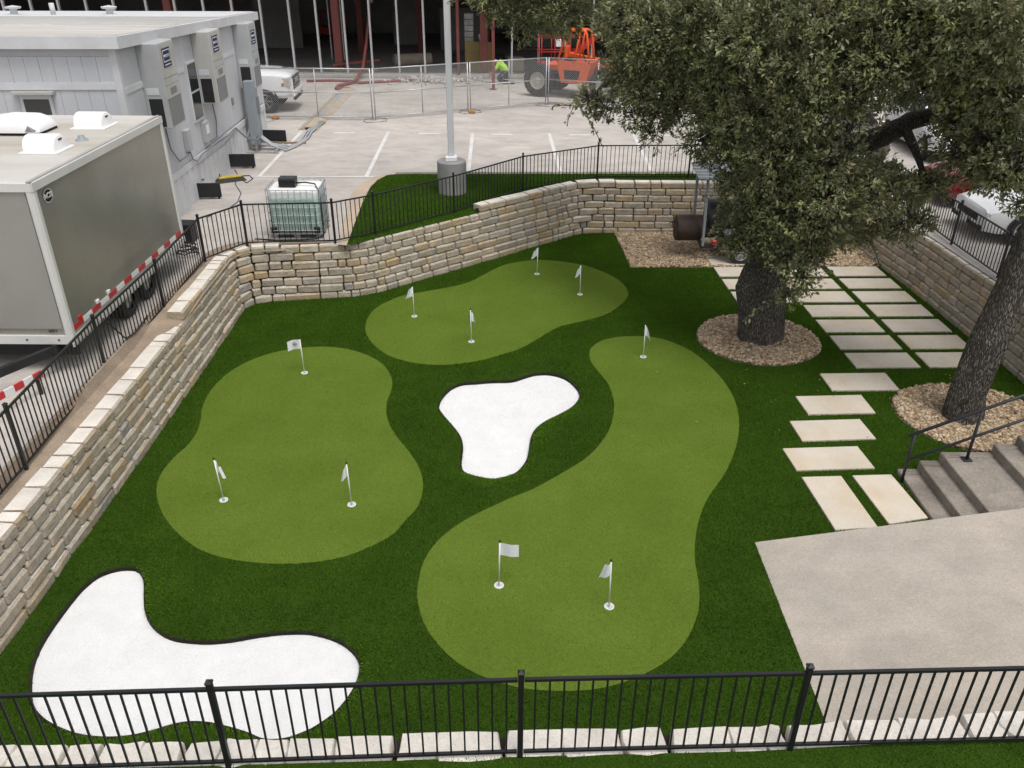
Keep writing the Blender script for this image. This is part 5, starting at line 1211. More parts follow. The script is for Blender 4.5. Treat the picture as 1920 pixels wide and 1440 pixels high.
for i, (px, py) in enumerate(((517,224),(885,213))):
    c = P(px, py, LOT); m = MB()
    m.loft([[(c.x+x*k, c.y+y*k*.7, LOT+z) for x, y in rrect(.28,.2,.08)] for k, z in ((.8,.0),(1,.04),(1,.09),(.7,.13))]); tag(m.build('sandbag', MT['sand'], None, 'angle'), ['orange sandbag on the panel foot beside the white pickup','orange sandbag on the panel foot near the lamp post'][i], 'sandbag')

# ================================================================== vehicles
def wheel(par, x, y, r, w, rimmat=None, rr=0.62, side=1, spokes=6):
    e = bpy.data.objects.new('wheel', None); COL.objects.link(e); e.parent = par; e.location = (x, y, r)
    MB().lathe([(rr*r,-w/2),(.93*r,-w/2),(r,-w*.34),(r,w*.34),(.93*r,w/2),(rr*r,w/2)], (0,0,0), 'Y', 32).build('tyre', MT['tyre'], e, 'angle', local=True)
    MB().lathe([(rr*r,-.40*w),(rr*r*.95,side*.10*w),(.001,side*.12*w)] if side > 0 else [(rr*r,.40*w),(rr*r*.95,-.10*w),(.001,-.12*w)], (0,0,0), 'Y', 24).build('rim', MT['dark'], e, 'angle', local=True)
    m = MB()
    for k in range(spokes):
        a = 2*math.pi*k/spokes; m.bar((0.02*math.cos(a), side*.30*w, 0.02*math.sin(a)), (rr*r*math.cos(a), side*.38*w, rr*r*math.sin(a)), .10*r*1.4, .03, up=(0,1,0))
    m.lathe([(rr*r*.99,side*.30*w),(rr*r*.99,side*.46*w),(rr*r*.9,side*.44*w)], (0,0,0), 'Y', 24); m.lathe([(.16*r,side*.3*w),(.15*r,side*.42*w),(.001,side*.43*w)], (0,0,0), 'Y', 16)
    m.build('spokes', rimmat or MT['rim'], e, 'angle', local=True); return e
def section(x, prof): return [(x, y, z) for y, z in prof] + [(x, -y, z) for y, z in prof[::-1]]
def car_shell(par, st, mat, name='body'):
    """st: list of (x, halfwidth, z_bottom, z_shoulder, z_top)"""
    secs = [section(x, [(w*.90,zb),(w,zb+.10),(w,zs-.10),(w*.97,zs),(w*.80,zt),(w*.30,zt+.015)]) for x, w, zb, zs, zt in st]
    return MB().loft(secs).build(name, mat, par, 'angle', local=True)
def cabin(par, st, mat, glass):
    """st: (x, half width at belt, half width at roof, z_belt, z_roof)"""
    secs = [section(x, [(wb,zb),(wb*.985,zb+.04),(wr,zr-.05),(wr*.86,zr),(wr*.3,zr+.01)]) for x, wb, wr, zb, zr in st]
    return MB().loft(secs).build('cabin', glass, par, 'angle', local=True)
def pickup(label, loc, rz):
    t = thing('pickup_truck', label, 'pickup', loc, rz)
    car_shell(t, [(2.98,.80,.62,.98,1.02),(2.92,.93,.52,1.08,1.14),(2.70,.99,.46,1.14,1.22),(2.2,1.01,.46,1.17,1.27),(1.45,1.01,.46,1.18,1.31),(1.2,1.01,.46,1.18,1.24),(-1.25,1.01,.46,1.18,1.22),(-1.3,1.01,.46,1.18,1.20),(-2.9,1.01,.5,1.18,1.20),(-2.95,.97,.55,1.16,1.18)], MT['carwhite'])
    cabin(t, [(1.40,.92,.70,1.22,1.26),(.62,.93,.78,1.20,1.93),(.2,.93,.80,1.20,1.97),(-1.0,.93,.78,1.20,1.95),(-1.25,.93,.76,1.20,1.86),(-1.32,.93,.74,1.20,1.24)], MT['carwhite'], MT['glass'])
    rfm = MB(); rfm.loft([section(x, [(w,z),(w*.8,z+.035),(w*.3,z+.045)]) for x, w, z in ((.66,.76,1.90),(.2,.79,1.945),(-1.0,.77,1.925),(-1.22,.74,1.86))]); rfm.build('roof', MT['carwhite'], t, 'angle', local=True)
    for y in (-1, 1):
        for x0, x1 in ((1.36,.66),(-.35,-.35),(-1.2,-1.2)): MB().bar((x0,y*.925,1.22), (x1,y*.795,1.93), .07, .03).build('pillar', MT['carwhite'], t, local=True)
        MB().bbox((2.78,y*.85,.97), (.32,.28,.30), .03).build('headlight', MT['lamp'], t, local=True)
        MB().bbox((2.66,y*1.0,.90), (.10,.02,.10), .008).build('side_marker', MT['amber'], t, local=True)
        MB().bbox((2.96,y*.66,.60), (.06,.20,.14), .02).build('fog_lamp', MT['dark'], t, local=True)
        MB().bbox((1.0,y*1.12,1.30), (.14,.20,.20), .03).build('mirror', MT['carwhite'], t, local=True)
        for x in (1.95,-1.75):                                    # wheel arches
            m = MB(); m.lathe([(.0,0),(.50,0),(.50,.02),(.0,.02)], (x, y*1.005, .45), 'Y', 28); m.build('wheel_arch', MT['dark'], t, local=True)
            wheel(t, x, y*.93, .43, .28, MT['grey_pipe'], side=y, rr=.66)
    g_ = MB().bbox((2.965,0,.90), (.08,1.30,.40), .03).build('grille', MT['dark'], t, local=True)
    MB().bbox((3.0,0,.97), (.03,.62,.13), .008).build('grille_badge', MT['rim'], g_, local=True)
    for z in (.78,.88,1.03): MB().box((3.008,0,z), (.015,1.15,.022)).build('grille_bar', MT['rim'], g_, local=True)
    MB().bbox((2.98,0,.58), (.16,1.80,.20), .05).build('bumper', MT['carwhite'], t, local=True); MB().bbox((3.01,0,.44), (.12,1.5,.12), .03).build('air_dam', MT['dark'], t, local=True)
    MB().box((2.55,.42,1.27), (.22,.12,.02)).build('hood_vent', MT['dark'], t, local=True)
    MB().box((-2.1,0,1.17), (1.5,1.7,.12)).build('bed', MT['dark'], t, local=True)
    for ch in t.children_recursive:
        if ch.type == 'MESH' and ch.name.split('.')[0] not in ('tyre','rim','spokes','wheel_arch'): ch.data.transform(Matrix.Diagonal((1,1,1.13,1)))
pickup('white pickup truck parked nose-out behind the white office and chain-link', (P(578,190,LOT).x-3.0, 32.75, LOT), 0.06)
def sedan(name, label, loc, rz, paint, suv=False):
    t = thing(name, label, 'car', loc, rz); k = .22 if suv else 0
    car_shell(t, [(2.25,.60,.34,.58,.62),(2.18,.78,.26,.66,.72),(1.9,.87,.22,.72+k*.5,.80+k),(1.1,.90,.22,.82+k*.5,.93+k),(.9,.90,.22,.84+k*.5,.92+k),(-1.3,.90,.22,.86+k*.5,.94+k),(-1.9,.88,.24,.84+k*.5,.96+k),(-2.2,.78,.32,.72+k,.88+k),(-2.26,.62,.4,.62+k,.76+k)], paint)
    zr = 1.42+k*1.3
    cabin(t, [(1.05,.78,.55,.90+k,.94+k),(.25,.80,.60,.91+k,zr-.03),(-.2,.80,.62,.92+k,zr),(-1.1,.80,.60,.92+k,zr-.04),(-1.75 if not suv else -2.0,.78,.55,.93+k,.98+k)], paint, MT['glass'])
    MB().loft([section(x, [(w,z),(w*.8,z+.03),(w*.3,z+.04)]) for x, w, z in ((.28,.585,zr-.06),(-.2,.61,zr-.03),(-1.08,.59,zr-.07))]).build('roof', paint, t, 'angle', local=True)
    for y in (-1, 1):
        for x0, x1 in ((1.0,.28),(-.35,-.35),(-1.70 if not suv else -1.9,-1.1)): MB().bar((x0,y*.785,.93+k), (x1,y*.60,zr-.05), .06, .03).build('pillar', paint, t, local=True)
        MB().bbox((2.05,y*.66,.62+k*.5), (.24,.26,.13), .03).build('headlight', MT['lamp'], t, local=True); MB().bbox((-2.16,y*.64,.74+k), (.12,.26,.13), .03).build('tail_lamp', MT['red'], t, local=True)
        MB().bbox((.78,y*.95,.98+k), (.10,.18,.13), .03).build('mirror', paint, t, local=True)
        for x in (1.38,-1.35):
            MB().lathe([(.0,0),(.38,0),(.38,.02),(.0,.02)], (x, y*.893, .33), 'Y', 24).build('wheel_arch', MT['dark'], t, local=True); wheel(t, x, y*.83, .325, .2, side=y, rr=.68)
    MB().bbox((2.235,0,.50+k*.4), (.06,.95,.16), .02).build('grille', MT['dark'], t, local=True); MB().bbox((2.2,0,.32), (.14,1.4,.12), .04).build('bumper', MT['dark'], t, local=True)
    MB().box((2.285,0,.36), (.012,.32,.13)).build('number_plate', MT['refl_w'], t, local=True)
sedan('parked_car', 'white car parked by the side fence, seen below the oak leaves', P(1872,462,LOT)+Vector((1.9,0.9,0)), math.radians(178), MT['carwhite'])
sedan('parked_car', 'dark red car parked beyond the white car behind the side fence', (12.95,20.9,LOT), math.radians(179), MT['carred'])
sedan('parked_car', 'bronze car facing the fence corner, glimpsed between oak branches', (10.3,26.6,LOT), math.radians(-92), MT['carbronze'])
sedan('parked_car', 'white car parked beside the bronze car, glimpsed between oak branches', (13.3,26.7,LOT), math.radians(-91), MT['carwhite'], True)
sedan('parked_car', 'silver-white car parked behind the red car, mostly hidden by leaves', (15.6,23.9,LOT), math.radians(181), MT['carwhite'], True)

# telehandler
TP = P(1060,186,LOT); th2 = thing('telehandler', 'orange telehandler with open cab and large treaded tyres, half hidden by the oak', 'telehandler', (2.85,36.1,LOT), math.radians(-26))
def big_wheel(x, y):
    e = bpy.data.objects.new('wheel', None); COL.objects.link(e); e.parent = th2; e.location = (x, y, .64); s = -1 if y < 0 else 1
    MB().lathe([(.34,-.2),(.55,-.22),(.62,-.18),(.635,0),(.62,.18),(.55,.22),(.34,.2)], (0,0,0), 'Y', 32).build('tyre', MT['tyre'], e, 'angle', local=True)
    for k in range(18):
        a = 2*math.pi*k/18
        for q in (-1, 1): MB().bar((.625*math.cos(a+.1*q), q*.05, .625*math.sin(a+.1*q)), (.60*math.cos(a+.28*q), q*.21, .60*math.sin(a+.28*q)), .06, .05, up=(math.cos(a),0,math.sin(a))).build('tread_lug', MT['tyre'], e, local=True)
    MB().lathe([(.36,s*.19),(.34,s*.10),(.15,s*.08),(.14,s*.16),(.001,s*.17)], (0,0,0), 'Y', 24).build('rim', MT['hub'], e, 'angle', local=True)
for x in (-1.55, 1.35):
    for y in (-.92, .92): big_wheel(x, y)
H_ = lambda n, m, c, s, b=.03: MB().bbox(c, s, b).build(n, m, th2, local=True)
H_('chassis', MT['dark'], (-.1,0,.74), (3.2,.8,.34)); H_('rear_cowl', MT['orange'], (-1.1,.1,1.08), (.9,.7,.36), .08); H_('engine_cover', MT['orange'], (.0,.72,1.12), (1.7,.5,.62), .06)
m = MB(); prof = [(-.55,.62),(.55,.62),(.75,1.45),(-.75,1.45)]
m.loft([[(x, y, z) for x, z in prof] for y in (-1.02,-.42)]); m.build('cab_tub', MT['orange'], th2, local=True)
m = MB(); m.loft([[(x, y, z) for x, z in ((-.38,.78),(.22,.78),(.28,1.12),(-.42,1.12))] for y in (-1.035,-1.0)]); m.build('cab_step_opening', MT['dark'], th2, local=True)
for y in (-1.0,-.44):
    MB().tube([(-.72,y,1.42),(-.36,y,2.52),(-.24,y,2.62),(.40,y,2.62),(.50,y,2.52),(.66,y,1.42)], .05, 8).build('cab_frame', MT['orange'], th2, True, local=True)
    MB().tube([(.0,y,1.42),(.22,y,2.60)], .042, 8).build('cab_frame', MT['orange'], th2, True, local=True)
for x in (-.28,.36): MB().tube([(x,-1.0,2.62),(x,-.44,2.62)], .045, 8).build('cab_frame', MT['orange'], th2, True, local=True)
H_('seat', MT['dark'], (-.25,-.72,1.50), (.42,.42,.12)); H_('seat_back', MT['orange'], (-.42,-.72,1.78), (.12,.40,.50), .05)
MB().tube([(.42,-.72,1.4),(.28,-.72,1.72)], .03, 8).build('steering_column', MT['dark'], th2, True, local=True)
bo = MB().bar((-.9,.22,1.50), (2.6,.22,1.05), .30, .32).build('boom', MT['orange'], th2, local=True); MB().bar((2.4,.12,1.09), (3.1,.12,.72), .26, .28).build('boom_extension', MT['orange'], th2, local=True)
H_('fork_carriage', MT['dark'], (3.2,.12,.62), (.12,1.1,.6), .02)
for y in (-.25,.5): MB().bar((3.2,y,.34), (4.3,y,.30), .12, .05).build('fork', MT['dark'], th2, local=True)
for x in (-1.55,1.35):
    MB().bar((x,-.8,.64), (x,.8,.64), .16).build('axle', MT['dark'], th2, local=True)
# red boom-lift basket
rl = thing('boom_lift', 'red boom lift with a tubular work platform standing behind the telehandler', 'lift', (2.1,39.6,LOT), 0.15)
for z in (.85,1.35,1.95):
    MB().tube([(-.95,-.4,z),(.95,-.4,z),(.95,.4,z),(-.95,.4,z),(-.95,-.4,z)], .028, 6).build('guard_rail', MT['red'], rl, True, local=True)
for x in (-.95,-.35,.35,.95):
    for y in (-.4,.4): MB().cyl((x,y,.8), (x,y,1.95), .026, 6).build('guard_post', MT['red'], rl, True, local=True)
MB().bbox((0,0,.80), (1.95,.85,.08), .01).build('platform_floor', MT['red'], rl, local=True); MB().bbox((0,0,.45), (1.5,.9,.4), .05).build('chassis', MT['red'], rl, local=True)
for x in (-.6,.6):
    for y in (-.5,.5): MB().lathe([(0,-.1),(.3,-.1),(.32,0),(.3,.1),(0,.1)], (x,y,.32), 'Y', 20).build('wheel', MT['tyre'], rl, 'angle', local=True)
MB().bar((.3,.2,.9), (2.8,.9,2.6), .22, .22).build('boom', MT['red'], rl, local=True); MB().bbox((-.2,-.42,1.72), (.24,.12,.32), .02).build('control_panel', MT['refl_w'], rl, local=True)
# ================================================================== barbecue smoker trailer
SB = Vector((5.0, 19.95, 0.0))
sm_ = thing('barbecue_smoker', 'brown and black barrel barbecue smoker trailer with a small roof on the gravel', 'smoker', SB)
def S(name, mat, mb, sm=False, par=None): return mb.build(name, mat, par or sm_, sm, local=True)
fbx = S('firebox', MT['rust'], MB().lathe([(0,-.93),(.30,-.93),(.32,-.91),(.32,-.32),(.30,-.30),(0,-.30)], (0,0,.74), 'X', 32), 'angle')
S('firebox_handle', MT['iron'], MB().tube([(-.93,0,.86),(-1.03,.0,.88),(-1.10,.0,.84)], .012, 6), True, fbx)
br = S('barrel', MT['iron'], MB().lathe([(0,-.15),(.37,-.15),(.39,-.12),(.39,1.60),(.37,1.63),(0,1.63)], (0,.15,1.02), 'X', 36), 'angle')
S('barrel_door', MT['iron'], MB().bbox((.72,-.245,1.05), (1.2,.03,.34), .01), False, br)
S('door_handle', MT['galv'], MB().tube([(.3,-.27,1.1),(.3,-.33,1.1),(1.1,-.33,1.1),(1.1,-.27,1.1)], .012, 6), True, br)
S('front_shelf', MT['slate'], MB().hexa([(.25,-.62,.70),(1.5,-.62,.70),(1.5,-.25,.74),(.25,-.25,.74),(.15,-.66,.80),(1.5,-.66,.80),(1.5,-.25,.80),(.15,-.25,.80)]))
for y, xb, zb, xt, zt in ((.10,-.46,.70,-.50,2.18),(-.45,-.30,.42,-.36,2.14)): S('roof_post', MT['elec'], MB().bar((xb,y,zb), (xt,y,zt), .06))
S('roof', MT['slate'], MB().hexa([(-.62,-.62,2.11),(.75,-.62,2.11),(.75,.45,2.24),(-.62,.45,2.24),(-.62,-.62,2.13),(.75,-.62,2.13),(.75,.45,2.26),(-.62,.45,2.26)]))
for k in range(6): S('roof_rib', MT['slate'], MB().bar((-.62,-.58+.19*k,2.143+.0231*k), (.75,-.58+.19*k,2.143+.0231*k), .03, .02))
for y in (-.42,.10): S('roof_post', MT['elec'], MB().bar((.60,y,.42), (.66,y,2.14), .06))
fm = MB()
for y in (-.38,.42): fm.bar((-.34,y,.40), (1.9,y,.40), .08, .1)
for x in (-.30,.2,1.2,1.85): fm.bar((x,-.38,.40), (x,.42,.40), .07, .08)
S('frame', MT['iron'], fm)
S('firebox_neck', MT['iron'], MB().bbox((-.22,.06,.80), (.30,.42,.40), .03))
for y, s_ in ((-.60,-1),(.64,1)):
    e = bpy.data.objects.new('wheel', None); COL.objects.link(e); e.parent = sm_; e.location = (.62, y, .29)
    MB().lathe([(.17,-.08),(.27,-.09),(.29,-.06),(.29,.06),(.27,.09),(.17,.08)], (0,0,0), 'Y', 28).build('tyre', MT['tyre'], e, 'angle', local=True)
    MB().lathe([(.18,s_*.07),(.16,s_*.03),(.07,s_*.05),(.06,s_*.09),(.001,s_*.095)], (0,0,0), 'Y', 20).build('rim', MT['rim'], e, 'angle', local=True)
    prof = [(.20,.36),(.26,.56),(.40,.65),(.84,.65),(.98,.56),(1.04,.36)]; m = MB()
    for (a, b), (c, d) in zip(prof[:-1], prof[1:]): m.hexa([(a,y-.13,b-.01),(c,y-.13,d-.01),(c,y+.13,d-.01),(a,y+.13,b-.01),(a,y-.13,b+.01),(c,y-.13,d+.01),(c,y+.13,d+.01),(a,y+.13,b+.01)])
    S('fender', MT['galv'], m)
S('tail_lamp', MT['red'], MB().bbox((-.02,-.46,.50), (.13,.06,.13), .02))
S('support_leg', MT['iron'], MB().bar((1.85,0,0.02), (1.85,0,.40), .06))
S('chimney', MT['iron'], MB().cyl((1.45,.15,1.38), (1.45,.15,2.1), .06, 14), True)

# ================================================================== handrail by the steps
h0 = P(1690,904,0.0); h1 = P(1815,866,0.38)
hr = thing('handrail', 'dark steel handrail rising along the concrete steps', 'handrail', h0)
slope = 0.43; dirr = Vector((1, 0.045, 0)); zr = lambda x: 0.86+slope*(x-h0.x)
pt_ = lambda x, z: Vector((x, h0.y+0.045*(x-h0.x), z))
for x, zb in ((h0.x,0.0),(h1.x,0.39),(h1.x+1.35,0.86)):
    MB().tube([pt_(x, zb), pt_(x, zr(x))], 0.022, 10).build('post', MT['rail'], hr, True)
    if zb > 0: MB().bbox(pt_(x, zb+0.006), (0.13,0.13,0.012), 0.003).build('base_plate', MT['rail'], hr)
MB().tube([pt_(h0.x-0.09, zr(h0.x-0.09)), pt_(h0.x+2.9, zr(h0.x+2.9))], 0.024, 10).build('top_rail', MT['rail'], hr, True)
MB().tube([pt_(h0.x, zr(h0.x)-0.46), pt_(h0.x+2.9, zr(h0.x+2.9)-0.46)], 0.022, 10).build('mid_rail', MT['rail'], hr, True)

# ================================================================== oaks
LEAFPAL = np.array([(0.165,0.168,0.090),(0.195,0.194,0.108),(0.130,0.138,0.070),(0.225,0.216,0.128),(0.185,0.160,0.095),(0.225,0.230,0.095)])
def leaf_mass(tips, dirs, seed, per=9, ln=(0.070,0.108), wd=0.42, spread=1.1, stalk=0.035):
    """whorls of leaves at twig tips -> V, F, tint"""
    r = np.random.default_rng(seed); n = len(tips); N = n*per
    T = np.repeat(tips, per, 0)+r.normal(0, stalk, (N,3)); D = np.repeat(dirs, per, 0)
    D = D+r.normal(0, spread*0.62, (N,3)); D /= np.linalg.norm(D, axis=1, keepdims=True)
    up = np.array([0,0,1.0])+r.normal(0, 0.55, (N,3))
    S_ = np.cross(D, up); S_ /= np.linalg.norm(S_, axis=1, keepdims=True)+1e-9; Nn = np.cross(S_, D)
    l = r.uniform(*ln, N)[:,None]; w = l*wd*r.uniform(0.8,1.2,(N,1))
    base = T; tip = T+D*l; midp = T+D*l*0.55
    lft = midp+S_*w*0.5+Nn*w*0.18; rgt = midp-S_*w*0.5+Nn*w*0.18; tip = tip-Nn*l*0.10
    V = np.stack([base, rgt, tip, lft], 1).reshape(-1,3)
    i = np.arange(N)*4; F = np.stack([np.stack([i,i+1,i+2],1), np.stack([i,i+2,i+3],1)], 1).reshape(-1,3)
    cl = np.repeat(r.uniform(0.65, 1.35, n), per)*r.uniform(0.75, 1.25, N)*r.uniform(1.15, 1.75)
    t = LEAFPAL[np.repeat(r.integers(0, len(LEAFPAL), n), per)]*cl[:,None]*np.array([[.94,1.0,.97]])
    return V, F, np.repeat(t, 2, 0)
def clump_tips(c, r, n, rng, flat=0.8):
    u = rng.normal(0, 1, (n,3)); u /= np.linalg.norm(u, axis=1, keepdims=True)
    lump = 1+0.22*np.sin(u[:,0]*5+c[0]*9)*np.sin(u[:,1]*5+c[1]*7)+0.15*np.sin(u[:,2]*8+c[2]*5)
    rad = r*lump*(0.50+0.56*rng.uniform(0,1,n)**0.5)
    p = u*rad[:,None]*np.array([1,1,flat])
    d = u+np.array([0,0,0.35]); d /= np.linalg.norm(d, axis=1, keepdims=True)
    return np.array(c)+p, d
def bez(p0, p1, p2, n=7): return [(1-t)**2*p0+2*t*(1-t)*p1+t*t*p2 for t in np.linspace(0,1,n)]
def oak(label, base, trunk, limbs, clumps, seed, dens=95, sprays=()):
    """trunk: [(point, radius)...]; limbs: lists of [(point, radius)...]; clumps: [(centre, r)]"""
    rng = np.random.default_rng(seed)
    t = thing('oak_tree', label, 'tree', base)
    pts = [Vector(p) for p, r in trunk]; n = 28; vs, fs = [], []
    # trunk with flutes and burls
    dense = []
    for (p, r), (q, s) in zip(trunk[:-1], trunk[1:]):
        for k in range(6): dense.append((Vector(p).lerp(Vector(q), k/6), r+(s-r)*k/6))
    dense.append((Vector(trunk[-1][0]), trunk[-1][1]))
    for i, (p, r) in enumerate(dense):
        for k in range(n):
            a = 2*math.pi*k/n; z = p.z
            rr2 = r*(1+0.045*math.sin(5*a+z*1.3+seed)+0.03*math.sin(9*a-z*2.2)+0.05*math.sin(2*a+z*2.0)+0.035*math.sin(3.1*z+seed))
            vs.append((p.x+rr2*math.cos(a), p.y+rr2*math.sin(a), p.z))
    for i in range(len(dense)-1):
        for k in range(n): k2 = (k+1)%n; fs.append((i*n+k, i*n+k2, (i+1)*n+k2, (i+1)*n+k))
    fs.append(tuple((len(dense)-1)*n+k for k in range(n)))
    MB().add(vs, fs).build('trunk', MT['bark'], t, True, fix=False)
    hubs = []
    for L_ in limbs:
        P_ = [Vector(p) for p, r in L_]; R2 = [r for p, r in L_]; out, rad = [], []
        for i in range(len(P_)-1):
            p0 = P_[max(i-1,0)]; p1 = P_[i]; p2 = P_[i+1]; p3 = P_[min(i+2,len(P_)-1)]
            for k in range(5):
                s = k/5; q = 0.5*((2*p1)+(-p0+p2)*s+(2*p0-5*p1+4*p2-p3)*s*s+(-p0+3*p1-3*p2+p3)*s**3)
                out.append(q+Vector(rng.normal(0, .015, 3))); rad.append(R2[i]+(R2[i+1]-R2[i])*s)
        out.append(P_[-1]); rad.append(R2[-1])
        MB().tube(out, rad, 12).build('limb', MT['bark'], t, True)
        hubs += [(q, r_) for q, r_ in zip(out, rad)]
    bm_ = MB(); allV, allF, allT = [], [], []; off = 0
    def addleaf(V, F, T):
        nonlocal off
        allV.append(V); allF.append(F+off); allT.append(T); off += len(V)
    for ci, (c, r) in enumerate(clumps):
        cv = Vector(c); h, hr_ = min(hubs, key=lambda q: (q[0]-cv).length-0.3*q[1])
        midp = (h+cv)/2+Vector((0,0,0.25*(cv-h).length*rng.uniform(-.3,.6)))
        path = bez(h, midp, cv); r0 = min(hr_*0.7, 0.05+0.03*(cv-h).length)
        bm_.tube(path, [r0*(1-k/8)+0.008 for k in range(7)], 6)
        nt_ = int(dens*(r/0.8)**2.2*4)
        tips, dirs = clump_tips(c, r, nt_, rng)
        for k in range(0, nt_, max(1, nt_//26)):                 # twigs
            q = Vector(tips[k]); s = cv+(q-cv)*0.25; bm_.tube([s, (s+q)/2+Vector(rng.normal(0,.05,3)), q], [.011,.008,.004], 4, False)
        V, F, T = leaf_mass(tips, dirs, seed*1000+ci); addleaf(V, F, T)
    for si, sp in enumerate(sprays):                             # hanging shoots with leaves along them
        sp = [Vector(p) for p in sp]; bm_.tube(sp, [.008]*len(sp), 5)
        tp, dr = [], []
        for a, b in zip(sp[:-1], sp[1:]):
            m_ = max(2, int((b-a).length/0.045))
            for k in range(m_): tp.append(a.lerp(b, k/m_)+Vector(rng.normal(0,.02,3))); dr.append((b-a).normalized()*0.6+Vector(rng.normal(0,.5,3)))
        dr = np.array(dr); dr /= np.linalg.norm(dr, axis=1, keepdims=True)
        V, F, T = leaf_mass(np.array(tp), dr, seed*777+si, per=3, spread=0.8, stalk=0.012); addleaf(V, F, T)
    stuff(bm_.build('branches', MT['bark'], t, True, fix=False))
    V = np.concatenate(allV)-np.array(base); me = np_mesh('crown', V, np.concatenate(allF), np.concatenate(allT))
    link('crown', me, MT['leaf'], t)
    print('leaves', sum(len(f) for f in allF)//2)
    return t
C = lambda px, py, Y_, r: (tuple(atY(px, py, Y_)), r)
A_ = lambda px, py, Y_: atY(px, py, Y_)
rg_ = np.random.default_rng(5)
b0 = Vector((5.03, 15.15, 0))
fork = A_(1412,470,15.1)
trunk1 = [((5.03,15.15,-0.06),.50),((5.04,15.15,.12),.46),((5.02,15.15,.40),.445),((4.96,15.16,.80),.45),((4.90,15.16,1.10),.455),((4.91,15.15,1.35),.40),((4.95,15.14,1.70),.33),((4.97,15.12,2.1),.33),((fork.x,15.1,fork.z+.25),.36)]
F0 = Vector((fork.x, 15.1, fork.z+.1))
limbs1 = [[(F0,.30),(A_(1455,330,15.0),.24),(A_(1540,285,14.9),.21),(A_(1640,262,14.8),.19),(A_(1730,220,14.6),.15),(A_(1850,190,14.2),.10),(A_(1950,120,13.8),.06)],
          [(F0,.28),(A_(1415,360,15.4),.24),(A_(1372,210,15.9),.20),(A_(1300,90,16.4),.16),(A_(1230,20,17),.11),(A_(1120,-20,18.4),.07),(A_(980,0,20.6),.04)],
          [(F0,.26),(A_(1440,300,15.2),.22),(A_(1470,140,15.3),.18),(A_(1490,0,15.5),.14),(A_(1500,-150,15.8),.08)],
          [(F0,.18),(A_(1430,410,14.6),.13),(A_(1490,350,14.0),.10),(A_(1580,260,13.6),.07),(A_(1650,120,13.4),.05)],
          [(F0,.14),(A_(1385,330,15.4),.10),(A_(1300,200,16.2),.07),(A_(1170,150,17.3),.05),(A_(1090,190,17.5),.02)],
          [(F0,.16),(A_(1500,400,14.4),.11),(A_(1600,400,14.6),.08),(A_(1700,400,14.6),.05)]]
cl1 = [C(*q) for q in ((905,-25,21,.6),(935,8,21,.5),(985,15,21,.75),(1045,5,20.5,.85),(1000,-60,21,1),(1060,20,19.8,.5),
    (1160,45,18,.55),(1172,125,17.6,.48),(1105,185,17.5,.30),(1135,205,17.4,.28),(1195,50,17.2,.7),(1200,140,17,.65),(1240,70,16.8,.8),(1190,215,16.6,.36),(1235,215,17,.36),(1215,250,16.7,.20),(1268,215,16.5,.34),
    (1285,120,16.5,.75),(1330,50,16,.9),(1340,180,16,.55),(1310,265,15.6,.34),(1330,292,15.5,.26),(1385,110,15.4,.8),(1395,215,15.2,.7),(1376,300,14.9,.46),(1402,370,14.5,.5),(1380,420,14.5,.38),(1368,458,14.5,.24),(1372,350,14.7,.32),(1440,430,14.1,.48),(1400,460,14.2,.30),
    (1450,310,14.2,.70),(1455,190,14.3,.8),(1450,60,14.8,1.0),(1500,400,13.8,.58),(1478,478,13.7,.34),(1505,520,13.5,.30),(1478,555,13.5,.20),(1530,475,13.8,.34),(1560,425,14.2,.50),(1605,420,14.8,.46),(1590,340,13.9,.50),(1545,200,13.7,.70),(1550,90,13.9,.9),(1530,320,13.8,.5),
    (1645,405,14.5,.38),(1690,425,14.5,.32),(1725,420,14.4,.28),(1655,110,13.6,.85),(1650,10,14,1.0),(1700,360,14,.36),(1735,345,14,.26),(1745,150,13.6,.5),(1750,50,13.6,.95),(1600,-50,14.2,.8),(1640,340,14.2,.42),(1600,170,13.4,.5))]
crown_px = [(1095,-40),(1100,60),(1118,150),(1150,175),(1180,200),(1215,225),(1265,215),(1290,200),(1300,255),(1345,290),(1366,330),(1366,380),(1350,420),(1368,455),(1410,455),(1450,470),(1475,520),(1520,515),(1545,470),(1600,445),(1650,430),(1700,440),(1755,430),(1775,385),(1765,335),(1800,325),(1830,345),(1860,350),(1880,400),(1915,410),(1960,400),(1960,-40)]
gaps = ((1662,222,76),(1625,285,36),(1545,278,30),(1795,225,26),(1290,90,46),(1690,295,28))
shade = []
for gx_ in range(1090, 1930, 70):
    for gy_ in range(-20, 560, 62):
        qx, qy = gx_+rg_.uniform(-18,18), gy_+rg_.uniform(-16,16)
        if not inside(crown_px, np.array([qx]), np.array([qy]))[0]: continue
        db = float(dist_poly(crown_px, np.array([qx]), np.array([qy]))[0])
        if db < 22 or rg_.uniform() < .15 or any(math.hypot(qx-a, qy-b) < c for a, b, c in gaps): continue
        Yf = np.interp(qx, (1090,1200,1350,1450,1560,1700,1930), (17.9,16.9,15.4,14.0,13.4,13.2,12.9))+np.interp(qy, (0,300,550), (0.5,0.1,0.3))+rg_.uniform(-.25,.45)
        cl1.append((tuple(atY(qx, qy, Yf)), min(.56, db/105+.12)*rg_.uniform(.75,1.15)))
for k in range(12):                                              # rest of the crown, behind and above the picture
    a = rg_.uniform(0, 6.28); rr2 = 5.0*math.sqrt(rg_.uniform(0.02,1)); yy = 17.2+rr2*math.sin(a)*.85; zc = 6.3+1.3*(1-(rr2/5.2)**2)+rg_.uniform(-.4,.5)
    if yy < 15.2 or (yy < 19 and rr2*math.cos(a) > 0): continue
    cl1.append(((6.0+rr2*math.cos(a), yy, zc), rg_.uniform(.8,1.15)))
